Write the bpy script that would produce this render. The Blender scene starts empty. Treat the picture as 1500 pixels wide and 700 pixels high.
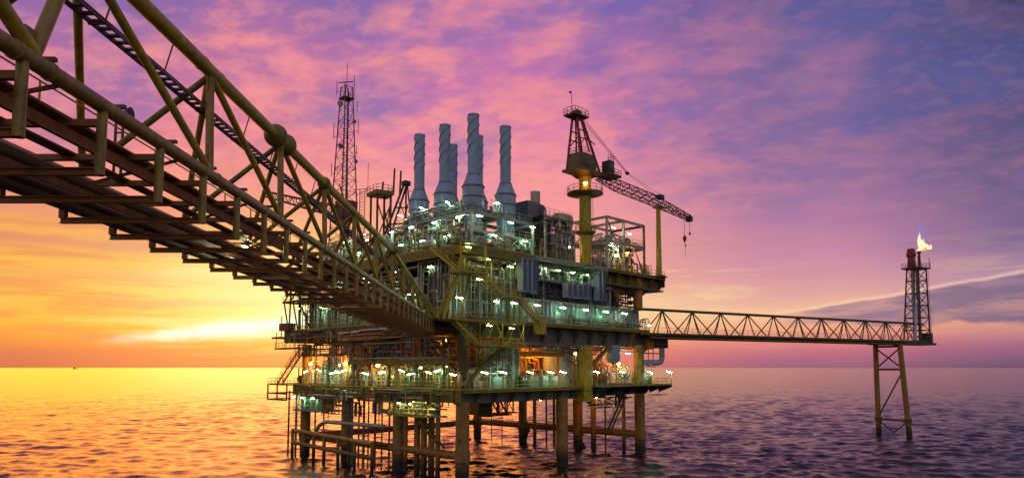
import bpy, math, random
import numpy as np
from math import sin, cos, pi, radians, sqrt, atan2

rnd = random.Random(11)
SC = bpy.context.scene
COL = SC.collection
# ------------------------------------------------------------------ frames
ANG = radians(45.9)                      # the platform is turned 45.9 degrees against the view
UX, UY = cos(ANG), sin(ANG)
OX, OY = -6.63, 93.9                     # near corner leg of the platform

def world(p, fr):
    if fr == 'W':
        return tuple(p)
    u, v, z = p
    return (OX + u*UX - v*UY, OY + u*UY + v*UX, z)

BASE = {}                                # object name -> (base in its frame, frame)

# ------------------------------------------------------------------ materials
MATS = {}
def srgb(r, g, b):
    f = lambda c: (c/255/12.92) if c/255 <= .04045 else ((c/255+.055)/1.055)**2.4
    return (f(r), f(g), f(b), 1)

def paint(name, col, rough=.5, metal=0., var=.45, scale=1.4, rust=.25, rustcol=(.10, .04, .018), bump=.25, marine=False):
    m = bpy.data.materials.new(name); m.use_nodes = True
    nt = m.node_tree; nt.nodes.clear(); N = nt.nodes.new; L = nt.links.new
    out = N('ShaderNodeOutputMaterial'); bs = N('ShaderNodeBsdfPrincipled')
    L(bs.outputs[0], out.inputs[0])
    tc = N('ShaderNodeTexCoord')
    n1 = N('ShaderNodeTexNoise'); n1.inputs['Scale'].default_value = scale; n1.inputs['Detail'].default_value = 6
    n1.inputs['Roughness'].default_value = .65
    L(tc.outputs['Object'], n1.inputs['Vector'])
    r1 = N('ShaderNodeMapRange'); r1.inputs[1].default_value = .3; r1.inputs[2].default_value = .7
    r1.inputs[3].default_value = 1-var; r1.inputs[4].default_value = 1+var*.45
    L(n1.outputs[0], r1.inputs[0])
    mul = N('ShaderNodeVectorMath'); mul.operation = 'SCALE'
    mul.inputs[0].default_value = col[:3]; L(r1.outputs[0], mul.inputs['Scale'])
    # rust and grime streaks running down
    mp = N('ShaderNodeMapping'); mp.inputs['Scale'].default_value = (scale*1.6, scale*1.6, scale*.35)
    L(tc.outputs['Object'], mp.inputs[0])
    n2 = N('ShaderNodeTexNoise'); n2.inputs['Scale'].default_value = 1.; n2.inputs['Detail'].default_value = 7
    n2.inputs['Roughness'].default_value = .7
    L(mp.outputs[0], n2.inputs['Vector'])
    r2 = N('ShaderNodeMapRange'); r2.inputs[1].default_value = .66-rust*.45; r2.inputs[2].default_value = .78
    r2.inputs[3].default_value = 0; r2.inputs[4].default_value = .85 if rust > 0 else 0
    L(n2.outputs[0], r2.inputs[0])
    mix = N('ShaderNodeMix'); mix.data_type = 'RGBA'
    L(r2.outputs[0], mix.inputs['Factor']); L(mul.outputs[0], mix.inputs['A'])
    mix.inputs['B'].default_value = (*rustcol, 1)
    last = mix.outputs['Result']
    if marine:                           # weed and mussels up to the splash line
        ge = N('ShaderNodeNewGeometry'); sx = N('ShaderNodeSeparateXYZ'); L(ge.outputs['Position'], sx.inputs[0])
        ad = N('ShaderNodeMath'); ad.operation = 'MULTIPLY_ADD'; ad.inputs[1].default_value = 2.2
        L(n1.outputs[0], ad.inputs[0]); L(sx.outputs[2], ad.inputs[2])
        r3 = N('ShaderNodeMapRange'); r3.inputs[1].default_value = 2.3; r3.inputs[2].default_value = 4.2
        r3.inputs[3].default_value = 1; r3.inputs[4].default_value = 0
        L(ad.outputs[0], r3.inputs[0])
        m2 = N('ShaderNodeMix'); m2.data_type = 'RGBA'; L(r3.outputs[0], m2.inputs['Factor'])
        L(last, m2.inputs['A']); m2.inputs['B'].default_value = (.012, .012, .012, 1)
        last = m2.outputs['Result']
    L(last, bs.inputs['Base Color'])
    bs.inputs['Metallic'].default_value = metal
    r4 = N('ShaderNodeMapRange'); r4.inputs[3].default_value = rough-.12; r4.inputs[4].default_value = min(1, rough+.2)
    L(n1.outputs[0], r4.inputs[0]); L(r4.outputs[0], bs.inputs['Roughness'])
    if bump:
        bp = N('ShaderNodeBump'); bp.inputs['Strength'].default_value = bump; bp.inputs['Distance'].default_value = .02
        L(n2.outputs[0], bp.inputs['Height']); L(bp.outputs[0], bs.inputs['Normal'])
    MATS[name] = m
    return m

def glow(name, col, strength):
    m = bpy.data.materials.new(name); m.use_nodes = True
    nt = m.node_tree; nt.nodes.clear()
    out = nt.nodes.new('ShaderNodeOutputMaterial'); e = nt.nodes.new('ShaderNodeEmission')
    e.inputs[0].default_value = (*col, 1); e.inputs[1].default_value = strength
    nt.links.new(e.outputs[0], out.inputs[0])
    MATS[name] = m
    return m

YEL = paint('yellow_paint', (.50, .385, .028), .42, scale=2.2, rust=.36, rustcol=(.09, .05, .018))
OLV = paint('olive_paint', (.20, .165, .026), .5, rust=.3)
CHORD = paint('chord_paint', (.34, .225, .05), .36, scale=2.2, rust=.4, rustcol=(.07, .035, .015))
BRN = paint('brown_steel', (.125, .08, .03), .55, rust=.35)
LEG = paint('leg_paint', (.31, .165, .045), .5, rust=.35, marine=True)
STACK = paint('stack_cladding', (.27, .37, .62), .42, metal=.05, var=.25, rust=.1, rustcol=(.10, .10, .12))
PALE = paint('pale_cladding', (.42, .50, .47), .5, var=.3, rust=.16, rustcol=(.16, .12, .08))
TEAL = paint('teal_cladding', (.24, .32, .34), .5, var=.3, rust=.16, rustcol=(.07, .07, .06))
NAVY = paint('navy_cladding', (.08, .105, .19), .5, var=.3, rust=.1, rustcol=(.02, .02, .03))
LILAC = paint('lilac_louvre', (.45, .47, .70), .5, var=.25, rust=.12, rustcol=(.08, .08, .1))
GALV = paint('galvanised', (.33, .34, .35), .42, metal=.5, var=.3, rust=.15)
PIPEW = paint('pale_pipe', (.52, .54, .50), .4, metal=.2, var=.3, rust=.2)
DARK = paint('dark_steel', (.03, .03, .034), .5, var=.4, rust=.2, rustcol=(.05, .025, .015))
GREY = paint('grey_steel', (.13, .13, .135), .5, var=.35, rust=.25)
CAB = paint('cabinet_grey', (.23, .27, .29), .45, var=.2, rust=.12)
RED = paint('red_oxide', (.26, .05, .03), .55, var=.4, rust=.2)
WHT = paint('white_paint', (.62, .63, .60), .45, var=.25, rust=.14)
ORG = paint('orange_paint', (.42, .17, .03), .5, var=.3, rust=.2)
BEIGE = paint('beige_vessel', (.42, .42, .34), .45, var=.2, rust=.12)
SLATE = paint('slate_cladding', (.12, .155, .20), .5, var=.35, rust=.25, rustcol=(.06, .05, .04))
UNDERLIT = paint('underlit_brown_steel', (.34, .135, .045), .6, var=.4, rust=.3, rustcol=(.07, .03, .015))  # brown bridge underside steel, warm glow from below put into its colour
HOUSE = paint('crane_house_paint', (.15, .12, .045), .5, rust=.35)
BAYSOD = glow('bay_sodium_glow', (1., .40, .05), 190)
STRAKE = paint('strake_metal', (.16, .22, .36), .5, rust=.1)
SODLIT = paint('sodium_lit_column', (.34, .18, .05), .55, rust=.35)  # left columns: orange sodium light worked into the brown base colour
GREEN = paint('green_paint', (.06, .14, .06), .5, var=.4, rust=.2)
MASTR = paint('mast_red', (.22, .06, .05), .5, var=.3, rust=.1)
PINKW = paint('module_white', (.55, .48, .44), .5, var=.3, rust=.22)
TUBE = glow('tube_glow', (.55, 1., .62), 200)
TUBE2 = glow('tube_glow_warm', (.9, 1., .6), 150)
TUBE3 = glow('tube_glow_green', (.42, 1., .5), 210)
TUBEY = glow('tube_glow_yellow', (.8, 1., .3), 170)
SOD = glow('sodium_glow', (1., .38, .04), 330)
WARM = glow('warm_white_glow', (1., .82, .5), 90)

# ------------------------------------------------------------------ mesh builder
def vsub(a, b): return (a[0]-b[0], a[1]-b[1], a[2]-b[2])
def vadd(a, b): return (a[0]+b[0], a[1]+b[1], a[2]+b[2])
def vmul(a, k): return (a[0]*k, a[1]*k, a[2]*k)
def vlen(a): return sqrt(a[0]**2+a[1]**2+a[2]**2)
def vnorm(a):
    l = vlen(a) or 1; return (a[0]/l, a[1]/l, a[2]/l)
def cross(a, b): return (a[1]*b[2]-a[2]*b[1], a[2]*b[0]-a[0]*b[2], a[0]*b[1]-a[1]*b[0])
def lerp(a, b, t): return (a[0]+(b[0]-a[0])*t, a[1]+(b[1]-a[1])*t, a[2]+(b[2]-a[2])*t)

class M:
    def __init__(s): s.v = []; s.f = []; s.sm = []
    def face(s, idx, smooth=False): s.f.append(tuple(idx)); s.sm.append(smooth)
    def box(s, lo, hi):
        b = len(s.v)
        for z in (lo[2], hi[2]):
            s.v += [(lo[0], lo[1], z), (hi[0], lo[1], z), (hi[0], hi[1], z), (lo[0], hi[1], z)]
        for q in ((3, 2, 1, 0), (4, 5, 6, 7), (0, 1, 5, 4), (1, 2, 6, 5), (2, 3, 7, 6), (3, 0, 4, 7)):
            s.face([b+i for i in q])
        return s
    def beam(s, p0, p1, w, h, up=(0, 0, 1)):
        d = vnorm(vsub(p1, p0))
        if abs(d[0]*up[0]+d[1]*up[1]+d[2]*up[2]) > .97: up = (1, 0, 0)
        a = vnorm(cross(d, up)); c = cross(a, d); b = len(s.v)
        for p in (p0, p1):
            for i, j in ((-1, -1), (1, -1), (1, 1), (-1, 1)):
                s.v.append(tuple(p[k]+a[k]*i*w/2+c[k]*j*h/2 for k in range(3)))
        for q in ((3, 2, 1, 0), (4, 5, 6, 7), (0, 1, 5, 4), (1, 2, 6, 5), (2, 3, 7, 6), (3, 0, 4, 7)):
            s.face([b+i for i in q])
        return s
    def ibeam(s, p0, p1, w, h, t=.04):
        dz = (0, 0, h/2-t/2)
        s.beam(vadd(p0, dz), vadd(p1, dz), w, t); s.beam(vsub(p0, dz), vsub(p1, dz), w, t)
        s.beam(p0, p1, t, h-2*t-.004)
        return s
    def tube(s, p0, p1, r, r2=None, seg=8, cap=True):
        r2 = r if r2 is None else r2
        d = vnorm(vsub(p1, p0)); up = (0, 0, 1) if abs(d[2]) < .95 else (1, 0, 0)
        a = vnorm(cross(d, up)); c = cross(a, d); b = len(s.v)
        for p, q in ((p0, r), (p1, r2)):
            for i in range(seg):
                t = 2*pi*i/seg
                s.v.append(tuple(p[k]+(a[k]*cos(t)+c[k]*sin(t))*q for k in range(3)))
        for i in range(seg):
            j = (i+1) % seg
            s.face((b+i, b+j, b+seg+j, b+seg+i), seg > 5)
        if cap:
            s.face([b+i for i in range(seg)][::-1]); s.face([b+seg+i for i in range(seg)])
        return s
    def pipe(s, pts, r, seg=6, bend=2.2):
        P = [pts[0]]
        for i in range(1, len(pts)-1):
            a, b, c = pts[i-1], pts[i], pts[i+1]
            R = min(r*bend, vlen(vsub(a, b))*.45, vlen(vsub(c, b))*.45)
            q0 = vadd(b, vmul(vnorm(vsub(a, b)), R)); q1 = vadd(b, vmul(vnorm(vsub(c, b)), R))
            for t in (0, .3, .5, .7, 1):
                P.append(lerp(lerp(q0, b, t), lerp(b, q1, t), t))
        P.append(pts[-1])
        base = len(s.v); n = len(P)
        d0 = vnorm(vsub(P[1], P[0])); up = (0, 0, 1) if abs(d0[2]) < .9 else (1, 0, 0)
        a = vnorm(cross(d0, up))
        for i, p in enumerate(P):
            d = vnorm(vsub(P[min(i+1, n-1)], P[max(i-1, 0)]))
            a = vnorm(vsub(a, vmul(d, a[0]*d[0]+a[1]*d[1]+a[2]*d[2]))); c = cross(a, d)
            for k in range(seg):
                t = 2*pi*k/seg
                s.v.append(tuple(p[m]+(a[m]*cos(t)+c[m]*sin(t))*r for m in range(3)))
        for i in range(n-1):
            for k in range(seg):
                j = (k+1) % seg
                s.face((base+i*seg+k, base+i*seg+j, base+(i+1)*seg+j, base+(i+1)*seg+k), True)
        s.face([base+k for k in range(seg)][::-1]); s.face([base+(n-1)*seg+k for k in range(seg)])
        return s
    def lathe(s, c, prof, seg=16, axis='z'):
        b = len(s.v); n = len(prof)
        for r, h in prof:
            for i in range(seg):
                t = 2*pi*i/seg; x, y = r*cos(t), r*sin(t)
                q = (x, y, h) if axis == 'z' else ((h, x, y) if axis == 'x' else (y, h, x))
                s.v.append((c[0]+q[0], c[1]+q[1], c[2]+q[2]))
        for j in range(n-1):
            for i in range(seg):
                k = (i+1) % seg
                s.face((b+j*seg+i, b+j*seg+k, b+(j+1)*seg+k, b+(j+1)*seg+i), True)
        s.face([b+i for i in range(seg)][::-1]); s.face([b+(n-1)*seg+i for i in range(seg)])
        return s
    def capsule(s, c, r, l, seg=14, axis='x'):
        e = r*.45
        prof = [(.05*r, -l/2-e), (r*.55, -l/2-e*.85), (r*.87, -l/2-e*.5), (r, -l/2), (r, l/2), (r*.87, l/2+e*.5), (r*.55, l/2+e*.85), (.05*r, l/2+e)]
        return s.lathe(c, prof, seg, axis)
    def prism(s, poly, z0, z1):
        b = len(s.v); n = len(poly)
        s.v += [(x, y, z0) for x, y in poly] + [(x, y, z1) for x, y in poly]
        s.face([b+i for i in range(n)][::-1]); s.face([b+n+i for i in range(n)])
        for i in range(n):
            j = (i+1) % n; s.face((b+i, b+j, b+n+j, b+n+i))
        return s
    def poly3(s, pts, off):
        b = len(s.v); n = len(pts)
        s.v += [tuple(p) for p in pts] + [vadd(p, off) for p in pts]
        s.face([b+i for i in range(n)]); s.face([b+n+i for i in range(n)][::-1])
        for i in range(n):
            j = (i+1) % n; s.face((b+i, b+n+i, b+n+j, b+j))
        return s
    def rail(s, pts, h=1.1, step=1.6, r=.035):
        for a, b in zip(pts, pts[1:]):
            l = vlen(vsub(b, a)); n = max(1, int(round(l/step)))
            for k in (h, h*.52):
                s.tube(vadd(a, (0, 0, k)), vadd(b, (0, 0, k)), r, seg=5)
            s.beam(vadd(a, (0, 0, .08)), vadd(b, (0, 0, .08)), .02, .15)
            for i in range(n+1):
                p = lerp(a, b, i/n); s.tube(p, vadd(p, (0, 0, h)), r*1.1, seg=5)
        return s
    def ladder(s, p0, p1, w, side, cage=None, r=.03):
        a = vmul(side, w/2)
        s.tube(vsub(p0, a), vsub(p1, a), r*1.3, seg=5); s.tube(vadd(p0, a), vadd(p1, a), r*1.3, seg=5)
        n = max(2, int(vlen(vsub(p1, p0))/.45))
        for i in range(1, n):
            p = lerp(p0, p1, i/n); s.tube(vsub(p, a), vadd(p, a), r*.8, seg=4)
        return s
    def corr(s, a0, a1, z0, z1, c, axis, pitch=.6, depth=.16, thick=.05):
        """profiled wall sheet; axis 'u': runs along u at v=c, 'v': runs along v at u=c"""
        n = max(1, int(round((a1-a0)/pitch))); prof = []
        for i in range(n):
            x = a0+(a1-a0)*i/n; w = (a1-a0)/n
            prof += [(x, 0), (x+w*.35, 0), (x+w*.5, depth), (x+w*.85, depth)]
        prof.append((a1, 0))
        b = len(s.v); m = len(prof)
        for t in (0, thick):
            for z in (z0, z1):
                for x, d in prof:
                    s.v.append((x, c+d+t, z) if axis == 'u' else (c+d+t, x, z))
        for i in range(m-1):
            s.face((b+i, b+i+1, b+m+i+1, b+m+i)); s.face((b+2*m+i+1, b+2*m+i, b+3*m+i, b+3*m+i+1))
            s.face((b+m+i, b+m+i+1, b+3*m+i+1, b+3*m+i)); s.face((b+i+1, b+i, b+2*m+i, b+2*m+i+1))
        for i in (0, m-1):
            s.face((b+i, b+m+i, b+3*m+i, b+2*m+i))
        return s
    def lattice(s, p0, p1, w0, h0, w1, h1, n, rc, rb, up=(0, 0, 1)):
        """four-chord lattice boom"""
        d = vnorm(vsub(p1, p0))
        if abs(d[0]*up[0]+d[1]*up[1]+d[2]*up[2]) > .97: up = (1, 0, 0)
        a = vnorm(cross(d, up)); c = cross(a, d)
        def C(t, i, j):
            p = lerp(p0, p1, t); w = w0+(w1-w0)*t; h = h0+(h1-h0)*t
            return tuple(p[k]+a[k]*i*w/2+c[k]*j*h/2 for k in range(3))
        cs = ((-1, -1), (1, -1), (1, 1), (-1, 1))
        for i, j in cs: s.tube(C(0, i, j), C(1, i, j), rc, seg=6)
        for k in range(n):
            t0, t1 = k/n, (k+1)/n
            for q in range(4):
                A, B = cs[q], cs[(q+1) % 4]
                if (k+q) % 2: A, B = B, A
                s.tube(C(t0, *A), C(t1, *B), rb, seg=5)
                s.tube(C(t1, *cs[q]), C(t1, *cs[(q+1) % 4]), rb, seg=5)
        return s
    def build(s, name, mat, parent=None, base=None, fr='P', label=None):
        me = bpy.data.meshes.new(name)
        if parent is not None: base, fr = BASE[parent.name]
        elif base is None: base = (0, 0, 0)
        vs = np.array(s.v, dtype=np.float64) - np.array(base)
        me.from_pydata(vs.tolist(), [], s.f)
        me.polygons.foreach_set('use_smooth', s.sm)
        me.materials.append(mat); me.update(); me.set_sharp_from_angle(angle=radians(38))
        o = bpy.data.objects.new(name, me); COL.objects.link(o)
        if parent is not None: o.parent = parent
        else:
            o.location = world(base, fr)
            if fr == 'P': o.rotation_euler = (0, 0, ANG)
        BASE[o.name] = (base, fr)
        if label: o['label'] = label
        return o

def tag(o, label, cat, group=None, kind=None):
    o['label'] = label; o['category'] = cat
    if group: o['group'] = group
    if kind: o['kind'] = kind
    return o

def thing(name, label, cat, base, fr='P', group=None):
    o = bpy.data.objects.new(name, None); COL.objects.link(o)
    o.empty_display_size = .5
    o.location = world(base, fr)
    if fr == 'P': o.rotation_euler = (0, 0, ANG)
    BASE[o.name] = (tuple(base), fr)
    return tag(o, label, cat, group)

def solo(name, m, mat, label, cat, base, fr='P', group=None):
    return tag(m.build(name, mat, None, base, fr), label, cat, group)

def dup(root, base, label, rot=0., fr='P', scale=None):
    """a copy of a thing with copies of its parts and their sub-parts"""
    r = root.copy(); COL.objects.link(r)
    r.location = world(base, fr); r.rotation_euler = (0, 0, (ANG if fr == 'P' else 0)+rot)
    if scale: r.scale = scale
    r['label'] = label
    for ch in list(root.children):
        c = ch.copy(); COL.objects.link(c); c.parent = r
        for g in list(ch.children):
            d = g.copy(); COL.objects.link(d); d.parent = c
    return r

ORD = ['first', 'second', 'third', 'fourth', 'fifth', 'sixth', 'seventh', 'eighth', 'ninth', 'tenth',
       'eleventh', 'twelfth', 'thirteenth', 'fourteenth', 'fifteenth', 'sixteenth', 'seventeenth', 'eighteenth']

def scr(p, fr='P'):
    """place along the picture's width, for the left-to-right ordinals in labels only"""
    x, y, z = world(p, fr); return x/y
# ------------------------------------------------------------------ camera
cam = bpy.data.cameras.new('camera'); co = bpy.data.objects.new('camera', cam); COL.objects.link(co)
PITCH = radians(5)
co.location = (0, 0, 15); co.rotation_euler = (radians(90)+PITCH, 0, 0)
cam.sensor_width = 36; cam.lens = 1020*cos(PITCH)/1500*36; cam.shift_y = .0661
cam.clip_start = .3; cam.clip_end = 90000
SC.camera = co
SC.view_settings.view_transform = 'Standard'; SC.view_settings.look = 'None'
SC.view_settings.exposure = 0; SC.view_settings.gamma = 1
SC.cycles.use_denoising = True
try: SC.cycles.denoiser = 'OPENIMAGEDENOISE'
except Exception: pass
SC.cycles.max_bounces = 6; SC.cycles.diffuse_bounces = 3; SC.cycles.glossy_bounces = 3
SC.cycles.transparent_max_bounces = 12; SC.cycles.sample_clamp_indirect = 4; SC.cycles.caustics_reflective = True; SC.cycles.blur_glossy = 1.
SC.cycles.use_light_tree = True

# ------------------------------------------------------------------ sky
wd = bpy.data.worlds.new('World'); SC.world = wd; wd.use_nodes = True
nt = wd.node_tree; nt.nodes.clear(); N = nt.nodes.new; L = nt.links.new
def val(x, inp):
    if isinstance(x, (int, float)): inp.default_value = x
    elif isinstance(x, (tuple, list)): inp.default_value = x
    else: L(x, inp)
def mth(op, a, b=0., c=0., clamp=False):
    n = N('ShaderNodeMath'); n.operation = op; n.use_clamp = clamp
    for i, x in enumerate((a, b, c)): val(x, n.inputs[i])
    return n.outputs[0]
def mixc(f, a, b, mode='MIX'):
    n = N('ShaderNodeMix'); n.data_type = 'RGBA'; n.blend_type = mode
    val(f, n.inputs['Factor']); val(a, n.inputs['A']); val(b, n.inputs['B'])
    return n.outputs['Result']
def mpr(x, a, b, c=0., d=1., smooth=True):
    n = N('ShaderNodeMapRange'); n.interpolation_type = 'SMOOTHSTEP' if smooth else 'LINEAR'
    for i, q in enumerate((x, a, b, c, d)): val(q, n.inputs[i])
    return n.outputs[0]
def ramp(x, stops):
    n = N('ShaderNodeValToRGB'); el = n.color_ramp.elements; n.color_ramp.interpolation = 'B_SPLINE' if False else 'LINEAR'
    while len(el) < len(stops): el.new(.5)
    for e, (p, c) in zip(el, stops): e.position = p/45; e.color = srgb(*c)
    L(x, n.inputs[0]); return n.outputs[0]
def noise(vec, scale, detail=5., rough=.55, dist=0.):
    n = N('ShaderNodeTexNoise'); n.inputs['Scale'].default_value = scale; n.inputs['Detail'].default_value = detail
    n.inputs['Roughness'].default_value = rough; n.inputs['Distortion'].default_value = dist
    L(vec, n.inputs['Vector']); return n.outputs[0]
def comb(x, y, z=0.):
    n = N('ShaderNodeCombineXYZ')
    for i, q in enumerate((x, y, z)): val(q, n.inputs[i])
    return n.outputs[0]
def gauss(x, c, w):                      # exp(-((x-c)/w)^2)
    d = mth('DIVIDE', mth('SUBTRACT', x, c), w)
    return mth('POWER', 2.718, mth('MULTIPLY', mth('MULTIPLY', d, d), -1.))
tc = N('ShaderNodeTexCoord'); nv = N('ShaderNodeVectorMath'); nv.operation = 'NORMALIZE'; L(tc.outputs['Generated'], nv.inputs[0])
sx = N('ShaderNodeSeparateXYZ'); L(nv.outputs[0], sx.inputs[0]); dx, dy, dz = sx.outputs
az = mth('DEGREES', mth('ARCTAN2', dx, dy)); el0 = mth('DEGREES', mth('ARCSINE', dz))
el = mth('ABSOLUTE', el0)
wob = noise(comb(mth('MULTIPLY', az, .06), mth('MULTIPLY', el, .16), 3.), 1., 5, .6)
elw = mth('ADD', el, mth('MULTIPLY', mth('SUBTRACT', wob, .5), mth('MULTIPLY', mth('MINIMUM', el, 16.), .42)))
ef = mth('DIVIDE', elw, 45.)
left = ramp(ef, [(0, (194, 96, 84)), (1.1, (206, 102, 78)), (1.9, (246, 138, 46)), (2.6, (255, 186, 52)), (3.4, (255, 204, 76)), (5.2, (255, 220, 98)),
                 (7.2, (255, 202, 78)), (9, (252, 184, 74)), (11, (248, 164, 92)), (13, (240, 145, 112)), (17, (228, 122, 142)), (21, (200, 112, 155)),
                 (26, (160, 102, 165)), (33, (115, 92, 160)), (42, (80, 75, 140))])
cent = ramp(ef, [(0, (220, 108, 105)), (2.5, (246, 150, 110)), (6, (250, 172, 128)), (10, (250, 164, 145)), (14, (246, 148, 156)),
                 (19, (230, 128, 165)), (24, (192, 112, 172)), (29, (146, 104, 174)), (40, (84, 82, 150))])
right = ramp(ef, [(0, (150, 98, 128)), (1, (186, 104, 134)), (2, (226, 130, 130)), (3, (245, 168, 132)), (4.2, (248, 186, 150)), (5.4, (226, 160, 160)),
                  (8, (206, 136, 166)), (11, (178, 118, 162)), (16, (142, 104, 154)), (22, (112, 94, 152)), (28, (84, 84, 146)), (40, (52, 60, 116))])
far = ramp(ef, [(0, (104, 80, 116)), (1.5, (156, 98, 134)), (3, (222, 150, 140)), (4.4, (236, 178, 150)), (6, (186, 140, 165)), (9, (122, 96, 144)),
                (14, (96, 82, 130)), (20, (76, 72, 124)), (25, (42, 54, 98)), (40, (30, 45, 90))])
back = ramp(ef, [(0, (206, 186, 158)), (12, (200, 187, 158)), (30, (174, 169, 166)), (45, (146, 147, 168))])
base = mixc(mpr(az, -23, -3), left, cent)
base = mixc(mpr(az, 3, 23), base, right)
base = mixc(mpr(az, 24, 38), base, far)
# clouds on a flat layer overhead: pink where lit from below, slate where they are thick
inv = mth('DIVIDE', 1., mth('ADD', dz, .22))
cu = mth('MULTIPLY', dx, inv); cv = mth('MULTIPLY', dy, inv)
n1 = noise(comb(mth('MULTIPLY_ADD', cv, .2, cu), mth('MULTIPLY', cv, 1.25), 1.7), 7.5, 6, .55, .1)
n2 = noise(comb(mth('MULTIPLY_ADD', cv, .5, cu), mth('MULTIPLY', cv, .8), 6.1), 3.3, 4, .5)
hi = mth('MULTIPLY', mpr(n1, .41, .64), mpr(el, 7., 14.))
hi = mth('MULTIPLY', hi, mpr(az, -10, 30, .72, .1))
base = mixc(hi, base, srgb(255, 150, 148))
lo = mth('MULTIPLY', mth('MULTIPLY', mpr(n2, .52, .34), mpr(el, 10., 20.)), mpr(az, -40, 20, .62, .8))
base = mixc(lo, base, mixc(mpr(az, 10, 38), srgb(118, 96, 172), srgb(72, 82, 142)))
hp = mth('MULTIPLY', mth('MULTIPLY', mpr(n2, .5, .68), mpr(el, 14., 22.)), mpr(az, -20, 34, .5, .3))
base = mixc(hp, base, srgb(214, 120, 168))
# thin level streaks low down
st = noise(comb(mth('MULTIPLY', az, .07), mth('MULTIPLY', el, .75), 9.), 1., 6, .62, .3)
sl = mth('MULTIPLY', mth('MULTIPLY', mpr(st, mpr(az, -20, 0, .47, .53), mpr(az, -20, 0, .6, .66)), mpr(el, .6, 2.)), mth('MULTIPLY', mpr(el, 13., 8.), mpr(az, 12., 24., 1., .2)))
base = mixc(mth('MULTIPLY', sl, .78), base, mixc(mpr(az, -32, -14), srgb(214, 118, 88), mixc(mpr(az, -12, 20), srgb(250, 190, 110), srgb(205, 130, 140))))
sh = mth('MULTIPLY', mth('MULTIPLY', mpr(st, .46, .36), mpr(el, 1., 2.6)), mth('MULTIPLY', mpr(el, 11., 6.), mpr(az, 12., 24., 1., .3)))
base = mixc(mth('MULTIPLY', sh, .55), base, mixc(mpr(az, -5, 20), srgb(255, 240, 170), srgb(252, 205, 160)))
for c_, w_, k_ in ((9.0, .75, .7), (6.6, .5, .45), (11.6, .6, .4)):
    bw = mth('MULTIPLY', mth('MULTIPLY', gauss(mth('ADD', elw, mth('MULTIPLY', mth('ADD', az, 30.), -.05)), c_, w_), mpr(az, -20, -29)), mpr(az, -75, -50))
    base = mixc(mth('MULTIPLY', bw, k_), base, srgb(204, 116, 118))
n3 = noise(comb(mth('MULTIPLY_ADD', cv, .2, cu), mth('MULTIPLY', cv, 1.3), 12.), 15., 5, .55)
h3 = mth('MULTIPLY', mth('MULTIPLY', mpr(n3, .48, .66), mpr(el, 8., 14.)), mpr(az, -20, 24, .3, .07))
base = mixc(h3, base, srgb(255, 160, 150))
l3 = mth('MULTIPLY', mth('MULTIPLY', mpr(n3, .5, .36), mpr(el, 12., 18.)), mpr(az, -30, 24, .22, .2))
base = mixc(l3, base, srgb(128, 98, 166))
og = mth('MULTIPLY', mth('MULTIPLY', mth('MULTIPLY', gauss(el, 5., 4.5), mpr(el, 1., 2.6)), mpr(az, -21, -34)), mpr(az, -80, -50))
base = mixc(mth('MULTIPLY', og, .6), base, srgb(250, 160, 46))
# the glow over the sun, and the bright streak before it
g1 = mth('MULTIPLY', gauss(az, -18., 8.5), gauss(el, 6.2, 2.9))
base = mixc(mth('MULTIPLY', g1, .85), base, srgb(255, 238, 168))
ridge = mth('MULTIPLY_ADD', mth('ADD', az, 30.), .125, 1.95)
wr = mth('MULTIPLY', mth('SUBTRACT', noise(comb(mth('MULTIPLY', az, .25), mth('MULTIPLY', el, .9), 2.), 1., 5, .6), .5), 1.5)
g2 = mth('MULTIPLY', gauss(mth('ADD', el, wr), ridge, mpr(az, -31, -18, .25, .75)), mpr(az, -32, -24))
g2 = mth('MULTIPLY', g2, mpr(az, -6, -15))
base = mixc(mth('MULTIPLY', g2, 1.0, clamp=True), base, (1.15, 1.08, .92, 1))
g3 = mth('MULTIPLY', gauss(az, 9., 9.), gauss(el, 4.6, 1.7))
base = mixc(mth('MULTIPLY', g3, .6), base, srgb(255, 226, 170))
# slate bank of cloud on the right with a lit upper rim
jit = mth('MULTIPLY', mth('SUBTRACT', noise(comb(mth('MULTIPLY', az, .33), mth('MULTIPLY', el, .8), 5.), 1., 6, .6), .5), 1.5)
eu = mth('ADD', mth('MULTIPLY_ADD', mth('SUBTRACT', az, 20.), .142, 3.95), mth('MULTIPLY', jit, .3))
up = mth('SUBTRACT', eu, el)
bot = mth('ADD', mth('MULTIPLY_ADD', mth('SUBTRACT', az, 20.), -.03, 3.55), jit)
bank = mth('MULTIPLY', mth('MULTIPLY', mpr(up, -.02, .14), mpr(mth('SUBTRACT', el, bot), -.35, .05)), mth('MULTIPLY', mpr(az, 19.5, 25), mpr(az, 75, 50)))
base = mixc(mth('MULTIPLY', bank, mpr(noise(comb(mth('MULTIPLY', az, .2), mth('MULTIPLY', el, 1.1), 8.), 1., 6, .6), .35, .6, .55, .92)), base, mixc(mpr(az, 22, 40), srgb(150, 108, 146), srgb(112, 92, 132)))
rim = mth('MULTIPLY', mth('MULTIPLY', gauss(up, -.06, .12), mpr(az, 18, 23)), mpr(az, 75, 50))
base = mixc(mth('MULTIPLY', rim, .5), base, srgb(255, 214, 190))
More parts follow.
